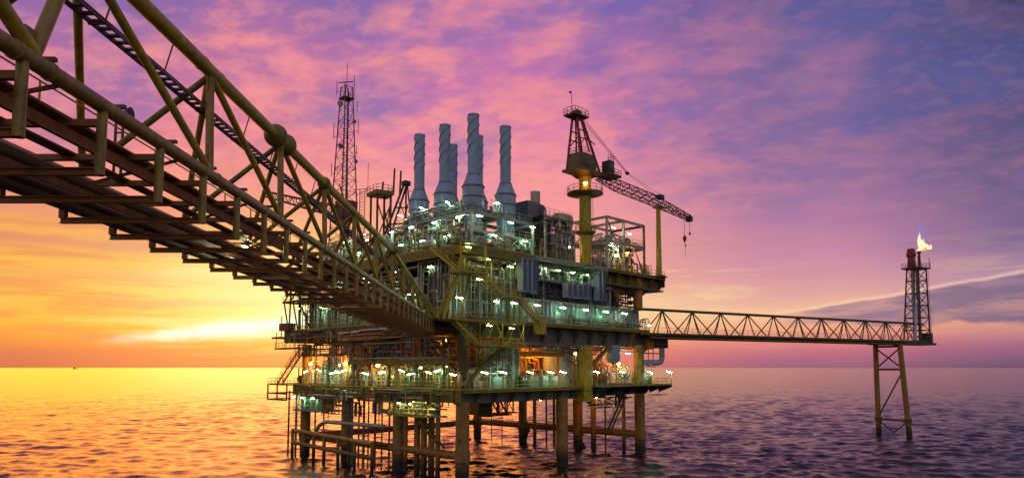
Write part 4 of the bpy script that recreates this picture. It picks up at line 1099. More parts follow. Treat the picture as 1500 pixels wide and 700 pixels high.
for s in (-.3, .3): m.tube((blk[0], blk[1]+s*.3, blk[2]), (46.7, -2.05+s*1.6, 46.5), .035, seg=4)
m.build('pendant_rope', GREY, t)
M().capsule(blk, .3, .5, 10, 'x').build('rope_block', DARK, t)
M().tube((55.2, -2.1, 43.6), (55.2, -2.1, 40.3), .045, seg=5).build('hoist_rope', DARK, t)
hk = M().lathe((55.2, -2.1, 39.0), [(.06, 0), (.28, .35), (.4, .7), (.3, 1.2), (.06, 1.35)], 10).build('hook_block', RED, t)
M().pipe([(55.2, -2.1, 39.1), (55.2, -2.1, 38.5), (55.5, -2.1, 38.2), (55.7, -2.1, 38.6)], .07, 6).build('hook', DARK, hk)
M().tube((55.3, -2.1, 38.3), (55.35, -2.1, 36.0), .035, seg=4).build('sling', DARK, t)
M().tube((57., -2.2, 43.4), (57., -2.2, 41.2), .04, seg=5).build('whip_rope', DARK, t)
M().lathe((57, -2.2, 40.6), [(.05, 0), (.2, .2), (.2, .5), (.05, .65)], 8).build('whip_hook', DARK, t)
flood((cu_-2.3, cv_-1.9, 44.3), 'bright orange floodlight on the ring platform under the crane house', None, BAYSOD, .24, (-.3, -1, -.2))

t = thing('boom_rest', 'tall yellow post propping the crane boom at the right edge of the weather deck', 'boom rest', (47.3, -1.6, 31.5))
M().tube((47.3, -1.2, 31.52), (46.6, -1.7, 44.3), .55, .4, 16).build('post', YEL, t)
M().box((45.8, -2.4, 44.3), (47.4, -1., 44.62)).build('cradle', YEL, t)
M().ladder((46.6, -1.9, 32), (46.3, -2.1, 38), .45, (1, 0, 0)).build('ladder', PINKW, t)
M().lathe((47.3, -1.2, 31.52), [(1.5, 0), (1.5, .12), (.6, .5)], 14).build('foot_plate', OLV, t)

# ------------------------------------------------------------------ open pink white module on the right
t = thing('open_module', 'open pinkish white steel frame module at the right end of the weather deck', 'frame', (39, 4, 31.5))
mu = (33.2, 38.2, 44.6); mv = (.2, 7.4)
for u in mu:
    for v in mv: M().box((u-.16, v-.16, 31.52), (u+.16, v+.16, 41.1 if u > 34 or v < 5 else 39.5)).build('post', PINKW if u < 44 else BRN, t)
for z in (36.6, 40.9):
    for v in mv: M().ibeam((mu[0], v, z), (mu[-1], v, z), .3, .42, .06).build('beam', PINKW, t)
    for u in mu: M().ibeam((u, mv[0], z-.02), (u, mv[1], z-.02), .3, .4, .06).build('beam', PINKW if u < 44 else BRN, t)
M().ibeam((mu[0], mv[0], 40.75), (mu[-1], mv[1], 40.75), .2, .3, .05).build('beam', PINKW, t)
M().box((33, 0, 36.8), (44.9, 7.6, 36.88)).build('floor_plate', GALV, t)
M().rail([(33, 7.5, 36.88), (33, .1, 36.88), (44.8, .1, 36.88), (44.8, 7.5, 36.88)], 1.1, 1.3, .04).build('railing', PINKW, t)
for a, b in (((33.2, .2, 31.6), (35.7, .2, 36.4)), ((38.2, .2, 31.6), (35.7, .2, 36.4)), ((38.2, .2, 31.6), (41.4, .2, 36.4)), ((44.6, .2, 31.6), (41.4, .2, 36.4)), ((38.2, 7.4, 36.9), (44.6, 7.4, 40.7)), ((44.6, .2, 36.9), (44.6, 7.4, 40.7)), ((33.2, 7.4, 36.9), (38.2, 7.4, 40.7)), ((44.6, .2, 31.6), (44.6, 7.4, 36.4))):
    M().tube(a, b, .13, seg=6).build('brace', PINKW if a[0] < 44 else ORG, t)
for k in range(9):
    u = 33.8+k*.62; M().pipe([(u, 3, 36.9), (u, 3, 38+.25*(k % 4)), (u+.3, 4.5, 38+.25*(k % 4))], .13, 6).build('pipe', PIPEW, t)
M().capsule((36.3, 3.5, 33.6), 1.1, 3.2, 16, 'x').build('vessel', PIPEW, t)
M().capsule((41.6, 3.2, 33.4), .8, 2.6, 14, 'x').build('vessel', ORG, t)
for k in range(6):
    u = 34+k*1.7; M().pipe([(u, 1.6, 31.6), (u, 1.6, 35.2), (u, 5, 35.2)], .14, 6).build('pipe', ORG if k > 2 else PIPEW, t)

# flare bridge landing module
t = thing('bridge_abutment', 'navy and orange boxed landing with a bent grey pipe where the flare bridge starts', 'landing', (46.5, 3, 19))
M().box((43.6, -1.2, 20.3), (51.5, 5, 21.1)).build('deck_box', NAVY, t)
M().box((43.6, -.8, 18.3), (45.8, 4, 20.28)).build('orange_box', ORG, t)
M().box((45.82, -.8, 18.6), (50.6, 4, 20.28)).build('dark_box', DARK, t)
M().pipe([(43.5, .4, 15.9), (50.3, .4, 15.9), (50.3, .4, 20.4)], .52, 14, 2.4).build('bent_pipe', STACK, t)
M().beam((43.6, 1.5, 16.4), (47.4, 1.5, 18.8), .25, .3).build('knee_brace', OLV, t)
for u in (45.4, 47): M().beam((u, .2, 15.3), (u, .2, 18.5), .12, .12).build('hanger', BRN, t)
M().box((45.2, -.2, 15.1), (47.4, 1.0, 15.25)).build('pipe_cradle', DARK, t)
M().beam((43.6, .8, 17.6), (50, .8, 17.6), .14, .2).build('tie_beam', BRN, t)

# ------------------------------------------------------------------ radio mast
t = thing('radio_mast', 'tall slim lattice radio mast with dishes and whip aerials left of the stacks', 'mast', (5.6, 39, 31.5))
mc = (5.6, 39.)
MP = lambda i, q: (mc[0]+(2.1-1.35*q)*(1, 1, -1, -1)[i], mc[1]+(2.1-1.35*q)*(1, -1, -1, 1)[i], 31.5+35.4*q)
for i in range(4): M().tube(MP(i, 0), MP(i, 1), .13, .1, 6).build('leg', MASTR, t)
nb = 16
for k in range(nb):
    m = M()
    for i in range(4):
        j = (i+1) % 4; a, b = (i, j) if k % 2 else (j, i)
        m.tube(MP(a, k/nb), MP(b, (k+1)/nb), .055, seg=4); m.tube(MP(i, (k+1)/nb), MP(j, (k+1)/nb), .05, seg=4)
    m.build('bracing', MASTR if (k//3) % 2 else GREY, t)
M().ladder((mc[0]-.2, mc[1]-.3, 32), (mc[0]-.2, mc[1]-.3, 67), .5, (1, 0, 0)).build('ladder', MASTR, t)
M().tube((mc[0]+.35, mc[1], 32), (mc[0]+.35, mc[1], 66), .17, seg=6).build('cable_duct', NAVY, t)
M().box((mc[0]-1.1, mc[1]-1.1, 64.6), (mc[0]+1.1, mc[1]+1.1, 64.72)).build('top_platform', DARK, t)
for (a, b, z0, l) in ((0, 0, 66.9, 4.6), (1, -.9, 65, 4.2), (-1, -.9, 65, 2.4), (1.4, -1.4, 62, 2.2), (-1.3, 1.3, 65.5, 2.6), (-1.5, 1.7, 57, 3.2), (1.6, -1.6, 58, 2.8), (1.5, -1.4, 54, 1.8), (-1.7, 1.9, 50, 2.4)):
    m = M(); m.tube((mc[0]+a, mc[1]+b, z0), (mc[0]+a, mc[1]+b, z0+l), .06, seg=5); m.beam((mc[0]+a*.5, mc[1]+b*.5, z0+.5), (mc[0]+a, mc[1]+b, z0+.5), .06, .06)
    m.build('aerial', DARK, t)
for a, b, z, r in ((-1.0, 1.3, 63.6, .6), (.6, -1.3, 60, .35), (-.9, .9, 55.5, .5), (.8, -1.6, 52.5, .4)):
    M().lathe((mc[0]+a, mc[1]+b-.6, z), [(.05, .25), (r*.7, .1), (r, -.1), (r*.96, -.12)], 14, 'y').build('dish', PINKW if z > 60 else GREY, t)
M().beam((mc[0]-1.3, mc[1]+.8, 67.6), (mc[0]+1., mc[1]-.6, 68.1), .14, .14).build('radar_bar', DARK, t)
m = M(); m.beam((mc[0]+1.2, mc[1]-1.2, 47.5), (mc[0]+3, mc[1]-3, 47.7), .1, .1); m.tube((mc[0]+3, mc[1]-3, 47.6), (mc[0]+3, mc[1]-3, 52.5), .05, seg=5)
m.beam((mc[0]+1.3, mc[1]-1.3, 46.3), (mc[0]+3, mc[1]-3, 47.5), .08, .08); m.build('aerial_arm', MASTR, t)

# elevated platform, derrick frame, far crane boom
t = thing('lookout_platform', 'small olive platform on tall posts between the radio mast and the stacks', 'platform', (7.2, 30, 31.5))
pp = (7.2, 30.)
M().prism([(pp[0]-1.9, pp[1]-1.6), (pp[0]+1.2, pp[1]-2.4), (pp[0]+2.2, pp[1]+1.2), (pp[0]-1.4, pp[1]+2.2)], 45.0, 45.5).build('deck', OLV, t)
for a, b in ((-1.3, -1), (1.2, -1.4), (1.4, .8), (-1, 1.4)): M().tube((pp[0]+a, pp[1]+b, 31.5), (pp[0]+a, pp[1]+b, 45), .2, seg=8).build('leg', BRN, t)
for a, b, c, d in ((-1.3, -1, 1.2, -1.4), (1.2, -1.4, 1.4, .8)):
    M().tube((pp[0]+a, pp[1]+b, 37), (pp[0]+c, pp[1]+d, 43.5), .12, seg=6).build('brace', BRN, t); M().tube((pp[0]+c, pp[1]+d, 37), (pp[0]+a, pp[1]+b, 43.5), .12, seg=6).build('brace', BRN, t)
M().rail([(pp[0]-1.9, pp[1]-1.6, 45.5), (pp[0]+1.2, pp[1]-2.4, 45.5), (pp[0]+2.2, pp[1]+1.2, 45.5), (pp[0]-1.4, pp[1]+2.2, 45.5), (pp[0]-1.9, pp[1]-1.6, 45.5)], 1.1, 1.2, .04).build('railing', BRN, t)
M().ladder((pp[0]-2, pp[1]+2.6, 38), (pp[0]-2, pp[1]+2.6, 46.4), .9, (.7, -.7, 0), None, .05).build('ladder', BRN, t)
for a, l in ((.2, 1.6), (1.6, 4.0), (2.4, 3.6)): M().tube((pp[0]+a, pp[1]-a, 45.4), (pp[0]+a+.2, pp[1]-a, 46+l), .17, seg=6).build('horn_post', BRN, t)
t = thing('derrick_frame', 'dark leaning derrick frame just left of the leftmost stack', 'derrick', (9.5, 28, 31.5))
dp = lambda a, z: (9.4+a, 28-a, z)
for a0, z0, a1, z1, r in ((-1.9, 36.5, .9, 47.6, .2), (-1.2, 36, 1.2, 47.4, .18), (1.1, 36, 1.05, 47.4, .16), (2.0, 37, 1.2, 47.2, .13), (-1.2, 40, 2.2, 40.3, .16), (-.3, 43, 1.4, 43, .12), (-1.2, 40, .9, 36, .12), (2.1, 38, .2, 44, .1), (.2, 36, 1.3, 43.6, .1)):
    M().tube(dp(a0, z0), dp(a1, z1), r, seg=6).build('spar', DARK, t)
M().box((9.8, 26.3, 46.9), (11, 27.4, 47.7)).build('head_block', DARK, t)
M().pipe([dp(1.3, 46), dp(2.6, 45.6), dp(2.7, 49.2), dp(3.2, 49.4)], .06, 5).build('lamp_arm', DARK, t)
M().box((7.6, 26.6, 31.6), (11, 30.4, 36.6)).build('base_house', GREY, t)
M().box((8.2, 26, 36.62), (10.6, 29, 38.2)).build('winch_box', BRN, t)

t = thing('far_boom', 'level lattice boom of a second crane lying behind the footbridge, left of the mast', 'crane boom', (8.6, 43.4, 31.5))
pB0, pB1 = (-2.4, 54, 47.9), (7.2, 44.6, 44.6)
M().lattice(pB0, pB1, .8, 1.0, 1.8, 2.0, 14, .1, .06).build('boom', BRN, t)
M().tube((8.6, 43.4, 31.55), (8.6, 43.4, 43.2), .9, seg=12).build('pedestal', OLV, t)
M().box((7.2, 42., 43.2), (10.4, 44.8, 46.6)).build('house', BRN, t)
M().tube((8.6, 43.6, 46.6), (7.6, 44.2, 50), .14, seg=6).build('mast_leg', BRN, t)
# ------------------------------------------------------------------ stairs
def stairs(label, a, b, w, side, mat=YEL):
    """flight from a (top) to b (bottom); side = horizontal unit vector across the flight"""
    t = thing('stair_flight', label, 'stairs', b, 'P', 'outside stair flights')
    for k in (0, w):
        o = vmul(side, k)
        M().beam(vadd(a, o), vadd(b, o), .08, .34).build('stringer', mat, t)
        m = M(); n = 5
        for h in (.55, 1.05): m.tube(vadd(vadd(a, o), (0, 0, h)), vadd(vadd(b, o), (0, 0, h)), .04, seg=5)
        for i in range(n+1):
            p = vadd(lerp(a, b, i/n), o); m.tube(p, vadd(p, (0, 0, 1.05)), .045, seg=5)
        m.build('handrail', mat, t)
    m = M(); n = max(4, int(abs(a[2]-b[2])/.24)); d = vnorm((b[0]-a[0], b[1]-a[1], 0))
    for i in range(n):
        p = lerp(a, b, (i+.5)/n); m.beam(vadd(p, vmul(side, .05)), vadd(p, vmul(side, w-.05)), .24, .04)
    m.build('treads', GREY, t)
    return t
stairs('yellow stair flight dropping from the weather deck corner to the first landing', (-3.2, 3.2, 31.2), (-3.2, -2.6, 27.5), 1., (1, 0, 0))
stairs('yellow stair flight from the upper landing down to the half landing before the blue wall', (-.6, -3.0, 27.5), (4.4, -3.0, 24.6), .9, (0, -1, 0))
stairs('yellow stair flight from the half landing down to the main deck before the teal wall', (7.0, -3.0, 24.6), (12.2, -3.0, 21.1), .9, (0, -1, 0))
stairs('yellow stair flight hanging below the footbridge landing at the front corner', (-4.8, -3.0, 20.9), (-.4, -3.0, 17.9), .9, (0, -1, 0))
stairs('yellow stair flight beside the bridge landing, leading up to the first landing', (-2.6, -2.2, 27.3), (-5.4, -2.2, 21.1), .9, (0, 1, 0))
stairs('brown stair flight at the far left between main deck and cellar deck', (-3.0, 38.2, 18.2), (-3.0, 45.8, 12.1), 1., (1, 0, 0), BRN)
stairs('brown stair flight slanting down to the water among the conductor pipes', (-1.2, 8.6, 7.9), (-1.2, 3.2, 4.1), .8, (1, 0, 0), BRN)
stairs('brown stair flight under the right end of the cellar deck', (41.2, 3, 10), (36.6, 3, 4.2), .8, (0, -1, 0), BRN)
t = thing('stair_landing', 'olive landing platform with bright lamp under the weather deck corner', 'landing', (-2, -3, 27.4))
M().box((-4.2, -4.2, 27.2), (.6, -1.7, 27.36)).build('grating', OLV, t)
M().rail([(-4.1, -1.8, 27.36), (-4.1, -4.1, 27.36), (.5, -4.1, 27.36)], 1.1, 1.1, .045).build('railing', YEL, t)
for u in (-4., .4): M().box((u-.12, -4.1, 27.38), (u+.12, -3.9, 31.1)).build('post', YEL, t)
M().box((-4.2, -4.2, 31.1), (.6, -1.7, 31.25)).build('roof', OLV, t)
M().beam((-1, -1.5, 24.6), (-2.4, -3.8, 27.1), .2, .25).build('strut', OLV, t)
t = thing('stair_landing', 'olive half landing on braced posts between two flights before the teal wall', 'landing', (5.7, -3.4, 21))
M().box((4.3, -4.2, 24.4), (7.1, -1.8, 24.55)).build('grating', OLV, t)
M().rail([(4.4, -4.1, 24.55), (7.0, -4.1, 24.55)], 1.1, 1., .045).build('railing', YEL, t)
for u in (4.4, 6.9): M().box((u-.1, -4.1, 21.1), (u+.1, -3.9, 24.4)).build('post', OLV, t)
for p in (((4.4, -4, 21.2), (6.9, -4, 24.3)), ((6.9, -4, 21.2), (4.4, -4, 24.3))): M().tube(*p, .06, seg=5).build('brace', YEL, t)

# frame at the far left end of the main deck
t = thing('davit_frame', 'brown braced steel frame with small platforms at the far left end of the main deck', 'frame', (-1, 42, 21.5))
for v in (38, 41.5, 45.5): M().beam((-1.2, v, 21.55), (-1.6, v-1.2*(v > 45), 30), .22, .22).build('post', BRN, t)
M().box((-2.6, 37.8, 26.4), (2, 45.6, 26.6)).build('platform', BRN, t)
M().box((-2.4, 38.5, 28.4), (2, 43.2, 28.55)).build('platform', BRN, t)
for p in (((-2.4, 45.4, 26.6), (-1.6, 41.2, 31)), ((-2.4, 43, 26.6), (-1.6, 39.5, 31)), ((-2.2, 43.8, 21.6), (-2.4, 45.2, 26.4)), ((-2.2, 40.6, 21.6), (-2.4, 42, 26.4)), ((-1.4, 38, 22), (-1.4, 41.5, 26.2))):
    M().tube(*p, .13, seg=6).build('brace', BRN, t)
M().rail([(-2.5, 37.9, 26.6), (-2.5, 45.5, 26.6)], 1., 1.3, .04).build('railing', BRN, t)
t = thing('winch', 'dark red winch box with a short mast at the left tip of the main deck', 'winch', (-1.6, 46, 21.5))
M().box((-2.2, 44.2, 21.56), (-.6, 47.3, 22.9)).build('housing', RED, t)
M().tube((-1.6, 47.5, 20.2), (-1.6, 47.5, 24.2), .09, seg=6).build('mast', BRN, t)
M().box((-2.6, 46.5, 20.2), (1, 49.2, 20.5)).build('outrigger', BRN, t)
t = thing('left_hung_walkway', 'thin railed catwalk hanging below the left end of the main deck', 'catwalk', (-1.5, 42, 18.3))
M().box((-3.4, 35.5, 18.2), (-1.7, 46.5, 18.3)).build('grating', BRN, t)
M().rail([(-3.3, 35.6, 18.3), (-3.3, 46.4, 18.3)], 1., 1.3, .04).build('railing', BRN, t)
for v in (36, 39.5, 43, 46.2): M().beam((-3.2, v, 18.3), (-3.2, v, 21.3), .1, .1).build('hanger', BRN, t)

# ------------------------------------------------------------------ process skids: built once, then copied
def skid_base(m, l, w): m.box((-l/2, -w/2, 0), (l/2, -w/2+.15, .22)); m.box((-l/2, w/2-.15, 0), (l/2, w/2, .22)); m.box((-l/2, -w/2+.151, .05), (l/2, w/2-.151, .12))
def loc(m):                               # build in own coordinates
    return m
def skid_vessel(lab, pos, rot=0, shell=PIPEW):
    t = thing('vessel_skid', lab, 'process skid', pos); B = BASE[t.name]; BASE[t.name] = ((0, 0, 0), 'P')
    m = M(); skid_base(m, 4.2, 1.8); m.build('base_frame', OLV, t)
    M().capsule((0, 0, 1.55), .75, 2.5, 16, 'x').build('vessel', shell, t)
    m = M()
    for s in (-.9, .9): m.box((s-.12, -.5, .22), (s+.12, .5, 1.0))
    m.build('saddles', GREY, t)
    M().pipe([(-.8, 0, 2.2), (-.8, 0, 2.9), (.8, 0, 2.9), (.8, -.7, 2.9), (.8, -.7, .3)], .12, 6).build('pipe', PIPEW, t)
    M().pipe([(1.7, -.6, .3), (1.7, -.6, 2.6), (1.7, .6, 2.6)], .1, 6).build('pipe', GREY, t)
    M().lathe((-.3, -.95, 1.6), [(.2, -.04), (.26, 0), (.2, .04)], 10, 'y').build('valve', RED, t)
    M().tube((-.3, -.93, 1.6), (-.3, -.6, 1.6), .06, seg=6).build('valve_stem', GREY, t)
    t.rotation_euler = (0, 0, ANG+rot); return t
def skid_manifold(lab, pos, rot=0, pm=PIPEW):
    t = thing('pipe_manifold', lab, 'manifold', pos); BASE[t.name] = ((0, 0, 0), 'P')
    m = M(); skid_base(m, 4., 1.4); m.build('base_frame', BRN, t)
    for i in range(6):
        u = -1.6+i*.64; h = 2.1+.35*((i*7) % 3)
        M().pipe([(u, -.2, .2), (u, -.2, h), (u, .6, h), (u, .6, h+.5)], .1+.03*(i % 2), 6).build('pipe', pm if i % 3 else GREEN, t)
        M().lathe((u, -.45, 1.1+.3*(i % 2)), [(.14, -.03), (.2, 0), (.14, .03)], 8, 'y').build('valve', RED if i % 2 else GREY, t)
    for z in (.7, 1.7): M().tube((-2, -.2, z), (2, -.2, z), .13, seg=8).build('header_pipe', pm, t)
    m = M()
    for u in (-1.95, 1.95):
        for v in (-.6, .6): m.box((u-.06, v-.06, .22), (u+.06, v+.06, 3.1))
        m.box((u-.05, -.6, 3.1), (u+.05, .6, 3.2))
    for v in (-.6, .6): m.box((-1.9, v-.04, 3.0), (1.9, v+.04, 3.1))
    m.build('rack', YEL, t)
    t.rotation_euler = (0, 0, ANG+rot); return t
def skid_pump(lab, pos, rot=0, pm=GREY):
    t = thing('pump_skid', lab, 'pump', pos); BASE[t.name] = ((0, 0, 0), 'P')
    m = M(); skid_base(m, 3.2, 1.5); m.build('base_frame', GREY, t)
    M().lathe((-.6, 0, .85), [(.2, -.9), (.5, -.85), (.5, .5), (.3, .55), (.12, .6), (.12, 1)], 12, 'x').build('motor', pm, t)
    M().lathe((.8, 0, .85), [(.2, -.4), (.62, -.25), (.62, .25), (.2, .4)], 14, 'x').build('pump_casing', GREEN, t)
    M().pipe([(.8, -.2, 1.3), (.8, -.2, 2.4), (-.9, -.2, 2.4), (-.9, -.2, 3.2)], .13, 6).build('pipe', PIPEW, t)
    M().pipe([(1.1, 0, .85), (1.6, 0, .85), (1.6, 0, 2.8)], .14, 6).build('pipe', PIPEW, t)
    M().box((-1.5, -.7, .24), (-1.1, -.2, 1.9)).build('control_box', CAB, t)
    t.rotation_euler = (0, 0, ANG+rot); return t
def skid_column(lab, pos, rot=0, shell=BEIGE):
    t = thing('scrubber', lab, 'scrubber vessel', pos); BASE[t.name] = ((0, 0, 0), 'P')
    M().lathe((0, 0, 0), [(.5, 0), (.55, .05), (.55, .5), (.7, .55), (.7, 2.9), (.6, 3.2), (.3, 3.38), (.05, 3.42)], 16).build('shell', shell, t)
    M().pipe([(0, 0, 3.3), (0, 0, 3.8), (1.1, 0, 3.8), (1.1, 0, .2)], .12, 6).build('pipe', PIPEW, t)
    M().pipe([(0, -.7, 1.1), (0, -1.1, 1.1), (-.9, -1.1, 1.1), (-.9, -1.1, .1)], .09, 6).build('pipe', GREY, t)
    M().ladder((-.72, -.3, .1), (-.72, -.3, 3.4), .4, (0, 1, 0)).build('ladder', YEL, t)
    m = M(); m.lathe((0, 0, 2.6), [(.72, -.03), (1.1, -.03), (1.1, .03), (.72, .03)], 12); m.build('platform_ring', OLV, t)
    m = M()
    for i in range(8):
        a = 2*pi*i/8; m.tube((1.07*cos(a), 1.07*sin(a), 2.63), (1.07*cos(a), 1.07*sin(a), 3.5), .03, seg=4)
        b = 2*pi*(i+1)/8; m.tube((1.07*cos(a), 1.07*sin(a), 3.5), (1.07*cos(b), 1.07*sin(b), 3.5), .03, seg=4)
    m.build('railing', YEL, t)
    t.rotation_euler = (0, 0, ANG+rot); return t
KIND = {'V': (skid_vessel, 'vessel skid'), 'F': (skid_manifold, 'valve manifold'), 'P': (skid_pump, 'pump skid'), 'C': (skid_column, 'upright scrubber vessel')}
SRC = {}
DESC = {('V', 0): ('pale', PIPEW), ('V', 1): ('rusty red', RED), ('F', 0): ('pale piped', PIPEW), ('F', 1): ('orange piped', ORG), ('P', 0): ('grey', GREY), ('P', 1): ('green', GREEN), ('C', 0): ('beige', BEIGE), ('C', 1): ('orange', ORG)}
def skids(place, group, items):
    """items: (kind, tint, u, v, z, rot, scale)"""
    cnt = {}
    for it in sorted(items, key=lambda q: scr((q[2], q[3], q[4]))):
        k = it[:2]; cnt.setdefault(k, []).append(it)
    for k, lst in cnt.items():
        d, mt = DESC[k]; f, nm = KIND[k[0]]
        for i, (_, _, u, v, z, rot, s) in enumerate(lst):
            lb = (d+' '+nm+' '+place) if len(lst) == 1 else ORD[i]+' '+d+' '+nm+' from the left '+place
            if k not in SRC: SRC[k] = f(lb, (u, v, z), rot, mt); o = SRC[k]
            else: o = dup(SRC[k], (u, v, z), lb, rot)
            o['group'] = group; o.scale = (s, s, s)
H = pi/2
skids('along the left edge of the cellar deck', 'process equipment on the cellar deck, left face',
      [('F', 0, .6, 5, 12.02, H, 1), ('V', 1, 1.2, 8.6, 12.02, H, 1), ('C', 0, .8, 12, 12.02, H, .95), ('P', 1, .6, 14.8, 12.02, H, 1.1), ('F', 0, .8, 18.2, 12.02, H, 1), ('C', 0, 1, 21.4, 12.02, H, 1),
       ('V', 0, 1, 24.6, 12.02, H, 1), ('P', 0, .6, 28.9, 12.02, H, 1.1), ('F', 0, .8, 32, 12.02, H, 1.1), ('C', 0, .8, 35, 12.02, H, 1.1), ('F', 1, .8, 38.4, 12.02, H, 1.1), ('P', 1, 0, 42, 12.02, H, 1.1)])
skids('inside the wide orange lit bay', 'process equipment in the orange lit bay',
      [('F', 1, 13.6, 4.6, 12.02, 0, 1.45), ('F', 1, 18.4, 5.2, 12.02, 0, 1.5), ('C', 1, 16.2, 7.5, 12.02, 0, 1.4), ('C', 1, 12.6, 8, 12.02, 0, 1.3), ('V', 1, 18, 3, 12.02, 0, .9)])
skids('at the right end of the cellar deck', 'process equipment at the right end of the cellar deck',
      [('F', 1, 29.2, 1.6, 12.02, 0, 1.15), ('F', 1, 33.6, 2.4, 12.02, 0, 1.2), ('V', 1, 31.5, .2, 12.02, 0, .8), ('F', 0, 37.8, .8, 12.02, 0, 1.1), ('C', 1, 36, 5, 12.02, 0, 1.2), ('P', 0, 40.4, -2.6, 12.03, 0, 1.), ('V', 0, 44.6, 2, 12.03, H, .8), ('C', 1, 30.6, 7, 12.02, 0, 1.3)])
skids('on the main deck under the footbridge', 'process equipment on the main deck, left face',
      [('F', 0, .8, 12, 21.53, H, 1.2), ('V', 0, 1.4, 16.5, 21.53, H, 1.2), ('C', 0, 1, 20, 21.53, H, 1.2), ('F', 0, .8, 23.4, 21.53, H, 1.2), ('V', 0, 1.2, 28, 21.53, H, 1.2), ('F', 0, .8, 32.4, 21.53, H, 1.2), ('C', 0, .8, 35.6, 21.53, H, 1.3), ('P', 0, .6, 38.4, 21.53, H, 1.2), ('F', 0, .8, 41.8, 21.53, H, 1.2)])
skids('in the open upper storey', 'process equipment in the open upper storey',
      [('F', 0, 15.2, 2.6, 28.22, 0, .75), ('V', 0, 19.4, 2.6, 28.22, 0, .75), ('P', 1, 22.4, 1.4, 28.22, 0, .85), ('F', 0, 25.6, 2.4, 28.22, 0, .7), ('C', 0, 28.6, 2.6, 28.22, 0, .62), ('P', 0, 31.6, 1.6, 28.22, 0, .9), ('P', 0, 17.4, 1.4, 28.22, 0, .85)])
skids('on the weather deck around the stack frame', 'process equipment on the weather deck',
      [('F', 0, .8, 4, 31.52, H, 1.), ('V', 0, .8, 8.6, 31.52, H, .9), ('F', 0, .8, 13, 31.52, H, 1.1), ('P', 0, .4, 17, 31.52, H, 1.1), ('C', 0, 1, 20.6, 31.52, H, 1.2), ('F', 0, .8, 23.6, 31.52, H, 1.3), ('V', 0, 1.2, 28, 31.52, H, 1.3), ('F', 0, 1, 32.5, 31.52, H, 1.3), ('C', 0, 1.2, 36, 31.52, H, 1.2),
       ('P', 1, 4.6, 0, 31.52, 0, .8), ('F', 0, 7.6, .1, 31.52, 0, .75), ('P', 1, 12.2, 0, 31.52, 0, .8), ('F', 0, 28.6, .2, 31.52, 0, 1.0), ('P', 1, 31.4, .2, 31.52, 0, .9), ('V', 0, 5, 23, 31.52, 0, 1.4), ('F', 0, 9.6, 22.6, 31.52, 0, 1.4), ('C', 0, 4.2, 26, 31.52, 0, 1.5), ('F', 0, 46.4, 1.4, 31.52, 0, .8)])
skids('on the upper grating among the stacks', 'process equipment among the stacks',
      [('F', 0, 5.4, 7.2, 37.15, H, .8), ('F', 0, 5.4, 13.7, 37.15, H, .8), ('P', 0, 9, 3, 37.15, 0, .9), ('P', 0, 9, 9.6, 37.15, 0, .9), ('C', 0, 9, 13.4, 37.15, 0, .7), ('V', 0, 9.4, 17.8, 37.15, 0, .8)])
skids('on the mezzanine of the left face', 'process equipment on the mezzanine', [('F', 0, 1, 4.6, 16.22, H, .8), ('V', 1, 1, 9, 16.22, H, .85), ('F', 0, 1, 21, 16.22, H, .85)])

# ------------------------------------------------------------------ pipe racks: each run of pipes is a part
def rack(label, axis, c, a0, a1, z0, z1, n, seed, mats, rr=(.07, .2), frame=None, dep=.5):
    R = random.Random(seed)
    base = ((a0+a1)/2, c, z0) if axis == 'u' else (c, (a0+a1)/2, z0)
    t = thing('pipe_rack', label, 'pipe rack', base)
    P = lambda a, d, z: (a, c+d, z) if axis == 'u' else (c+d, a, z)
    for i in range(n):
        r = rr[0]+(rr[1]-rr[0])*R.random()**2; d = R.random()*dep+r
        kind = R.random()
        if kind < .45:                    # long level run with one drop
            a = a0+R.random()*(a1-a0)*.5; b = a+(a1-a)*(.35+.65*R.random()); z = z0+(z1-z0)*R.random()
            pts = [P(a, d, z)]
            if R.random() < .75:
                cm = a+(b-a)*R.random(); zz = z0+(z1-z0)*R.random(); pts += [P(cm, d, z), P(cm, d, zz), P(b, d, zz)]
            else: pts.append(P(b, d, z))
            pts.append(P(b, d+dep+.6, pts[-1][2]))
        elif kind < .8:                   # riser with a kick
            a = a0+R.random()*(a1-a0); h0 = z0; h1 = z0+(z1-z0)*(.5+.5*R.random()); e = a+R.choice((-1, 1))*(.5+R.random()*1.6); e = min(max(e, a0), a1)
            pts = [P(a, d, h0), P(a, d, h1), P(e, d, h1), P(e, d, z0+(z1-z0)*R.random()*.8)]
        else:                             # loop
            a = a0+R.random()*(a1-a0-1.5); zz = z0+(z1-z0)*(.3+.7*R.random())
            pts = [P(a, d, z0), P(a, d, zz), P(a+1.2, d, zz), P(a+1.2, d, z0)]
        M().pipe(pts, r, 6).build('pipe', R.choice(mats), t)
        if R.random() < .4:
            q = pts[len(pts)//2]; M().lathe((q[0], q[1]-.2 if axis == 'u' else q[1], q[2]-.25), [(.13, -.04), (.2, 0), (.13, .04)], 8, 'y' if axis == 'u' else 'x').build('valve', R.choice((RED, GREY, GREEN)), t)
    if frame:
        k = a0
        while k <= a1+.01:
            q = P(k, dep*.5, 0); M().box((q[0]-.09, q[1]-.09, z0), (q[0]+.09, q[1]+.09, z1)).build('post', frame, t); k += (a1-a0)/max(1, round((a1-a0)/4))
        M().beam(P(a0, dep*.5, z1-.1), P(a1, dep*.5, z1-.1), .16, .2).build('beam', frame, t)
    return t
lightp = (PIPEW, PIPEW, GALV, GREY, BEIGE); warmp = (ORG, BEIGE, PIPEW, BRN); darkp = (GREY, DARK, BRN, GALV); brownp = (BRN, GREY, ORG, PIPEW, DARK)
rack('tangle of pale pipes above the cellar deck left edge, near the front corner', 'v', -.2, 1, 12, 12.1, 15.4, 16, 1, brownp, frame=OLV)
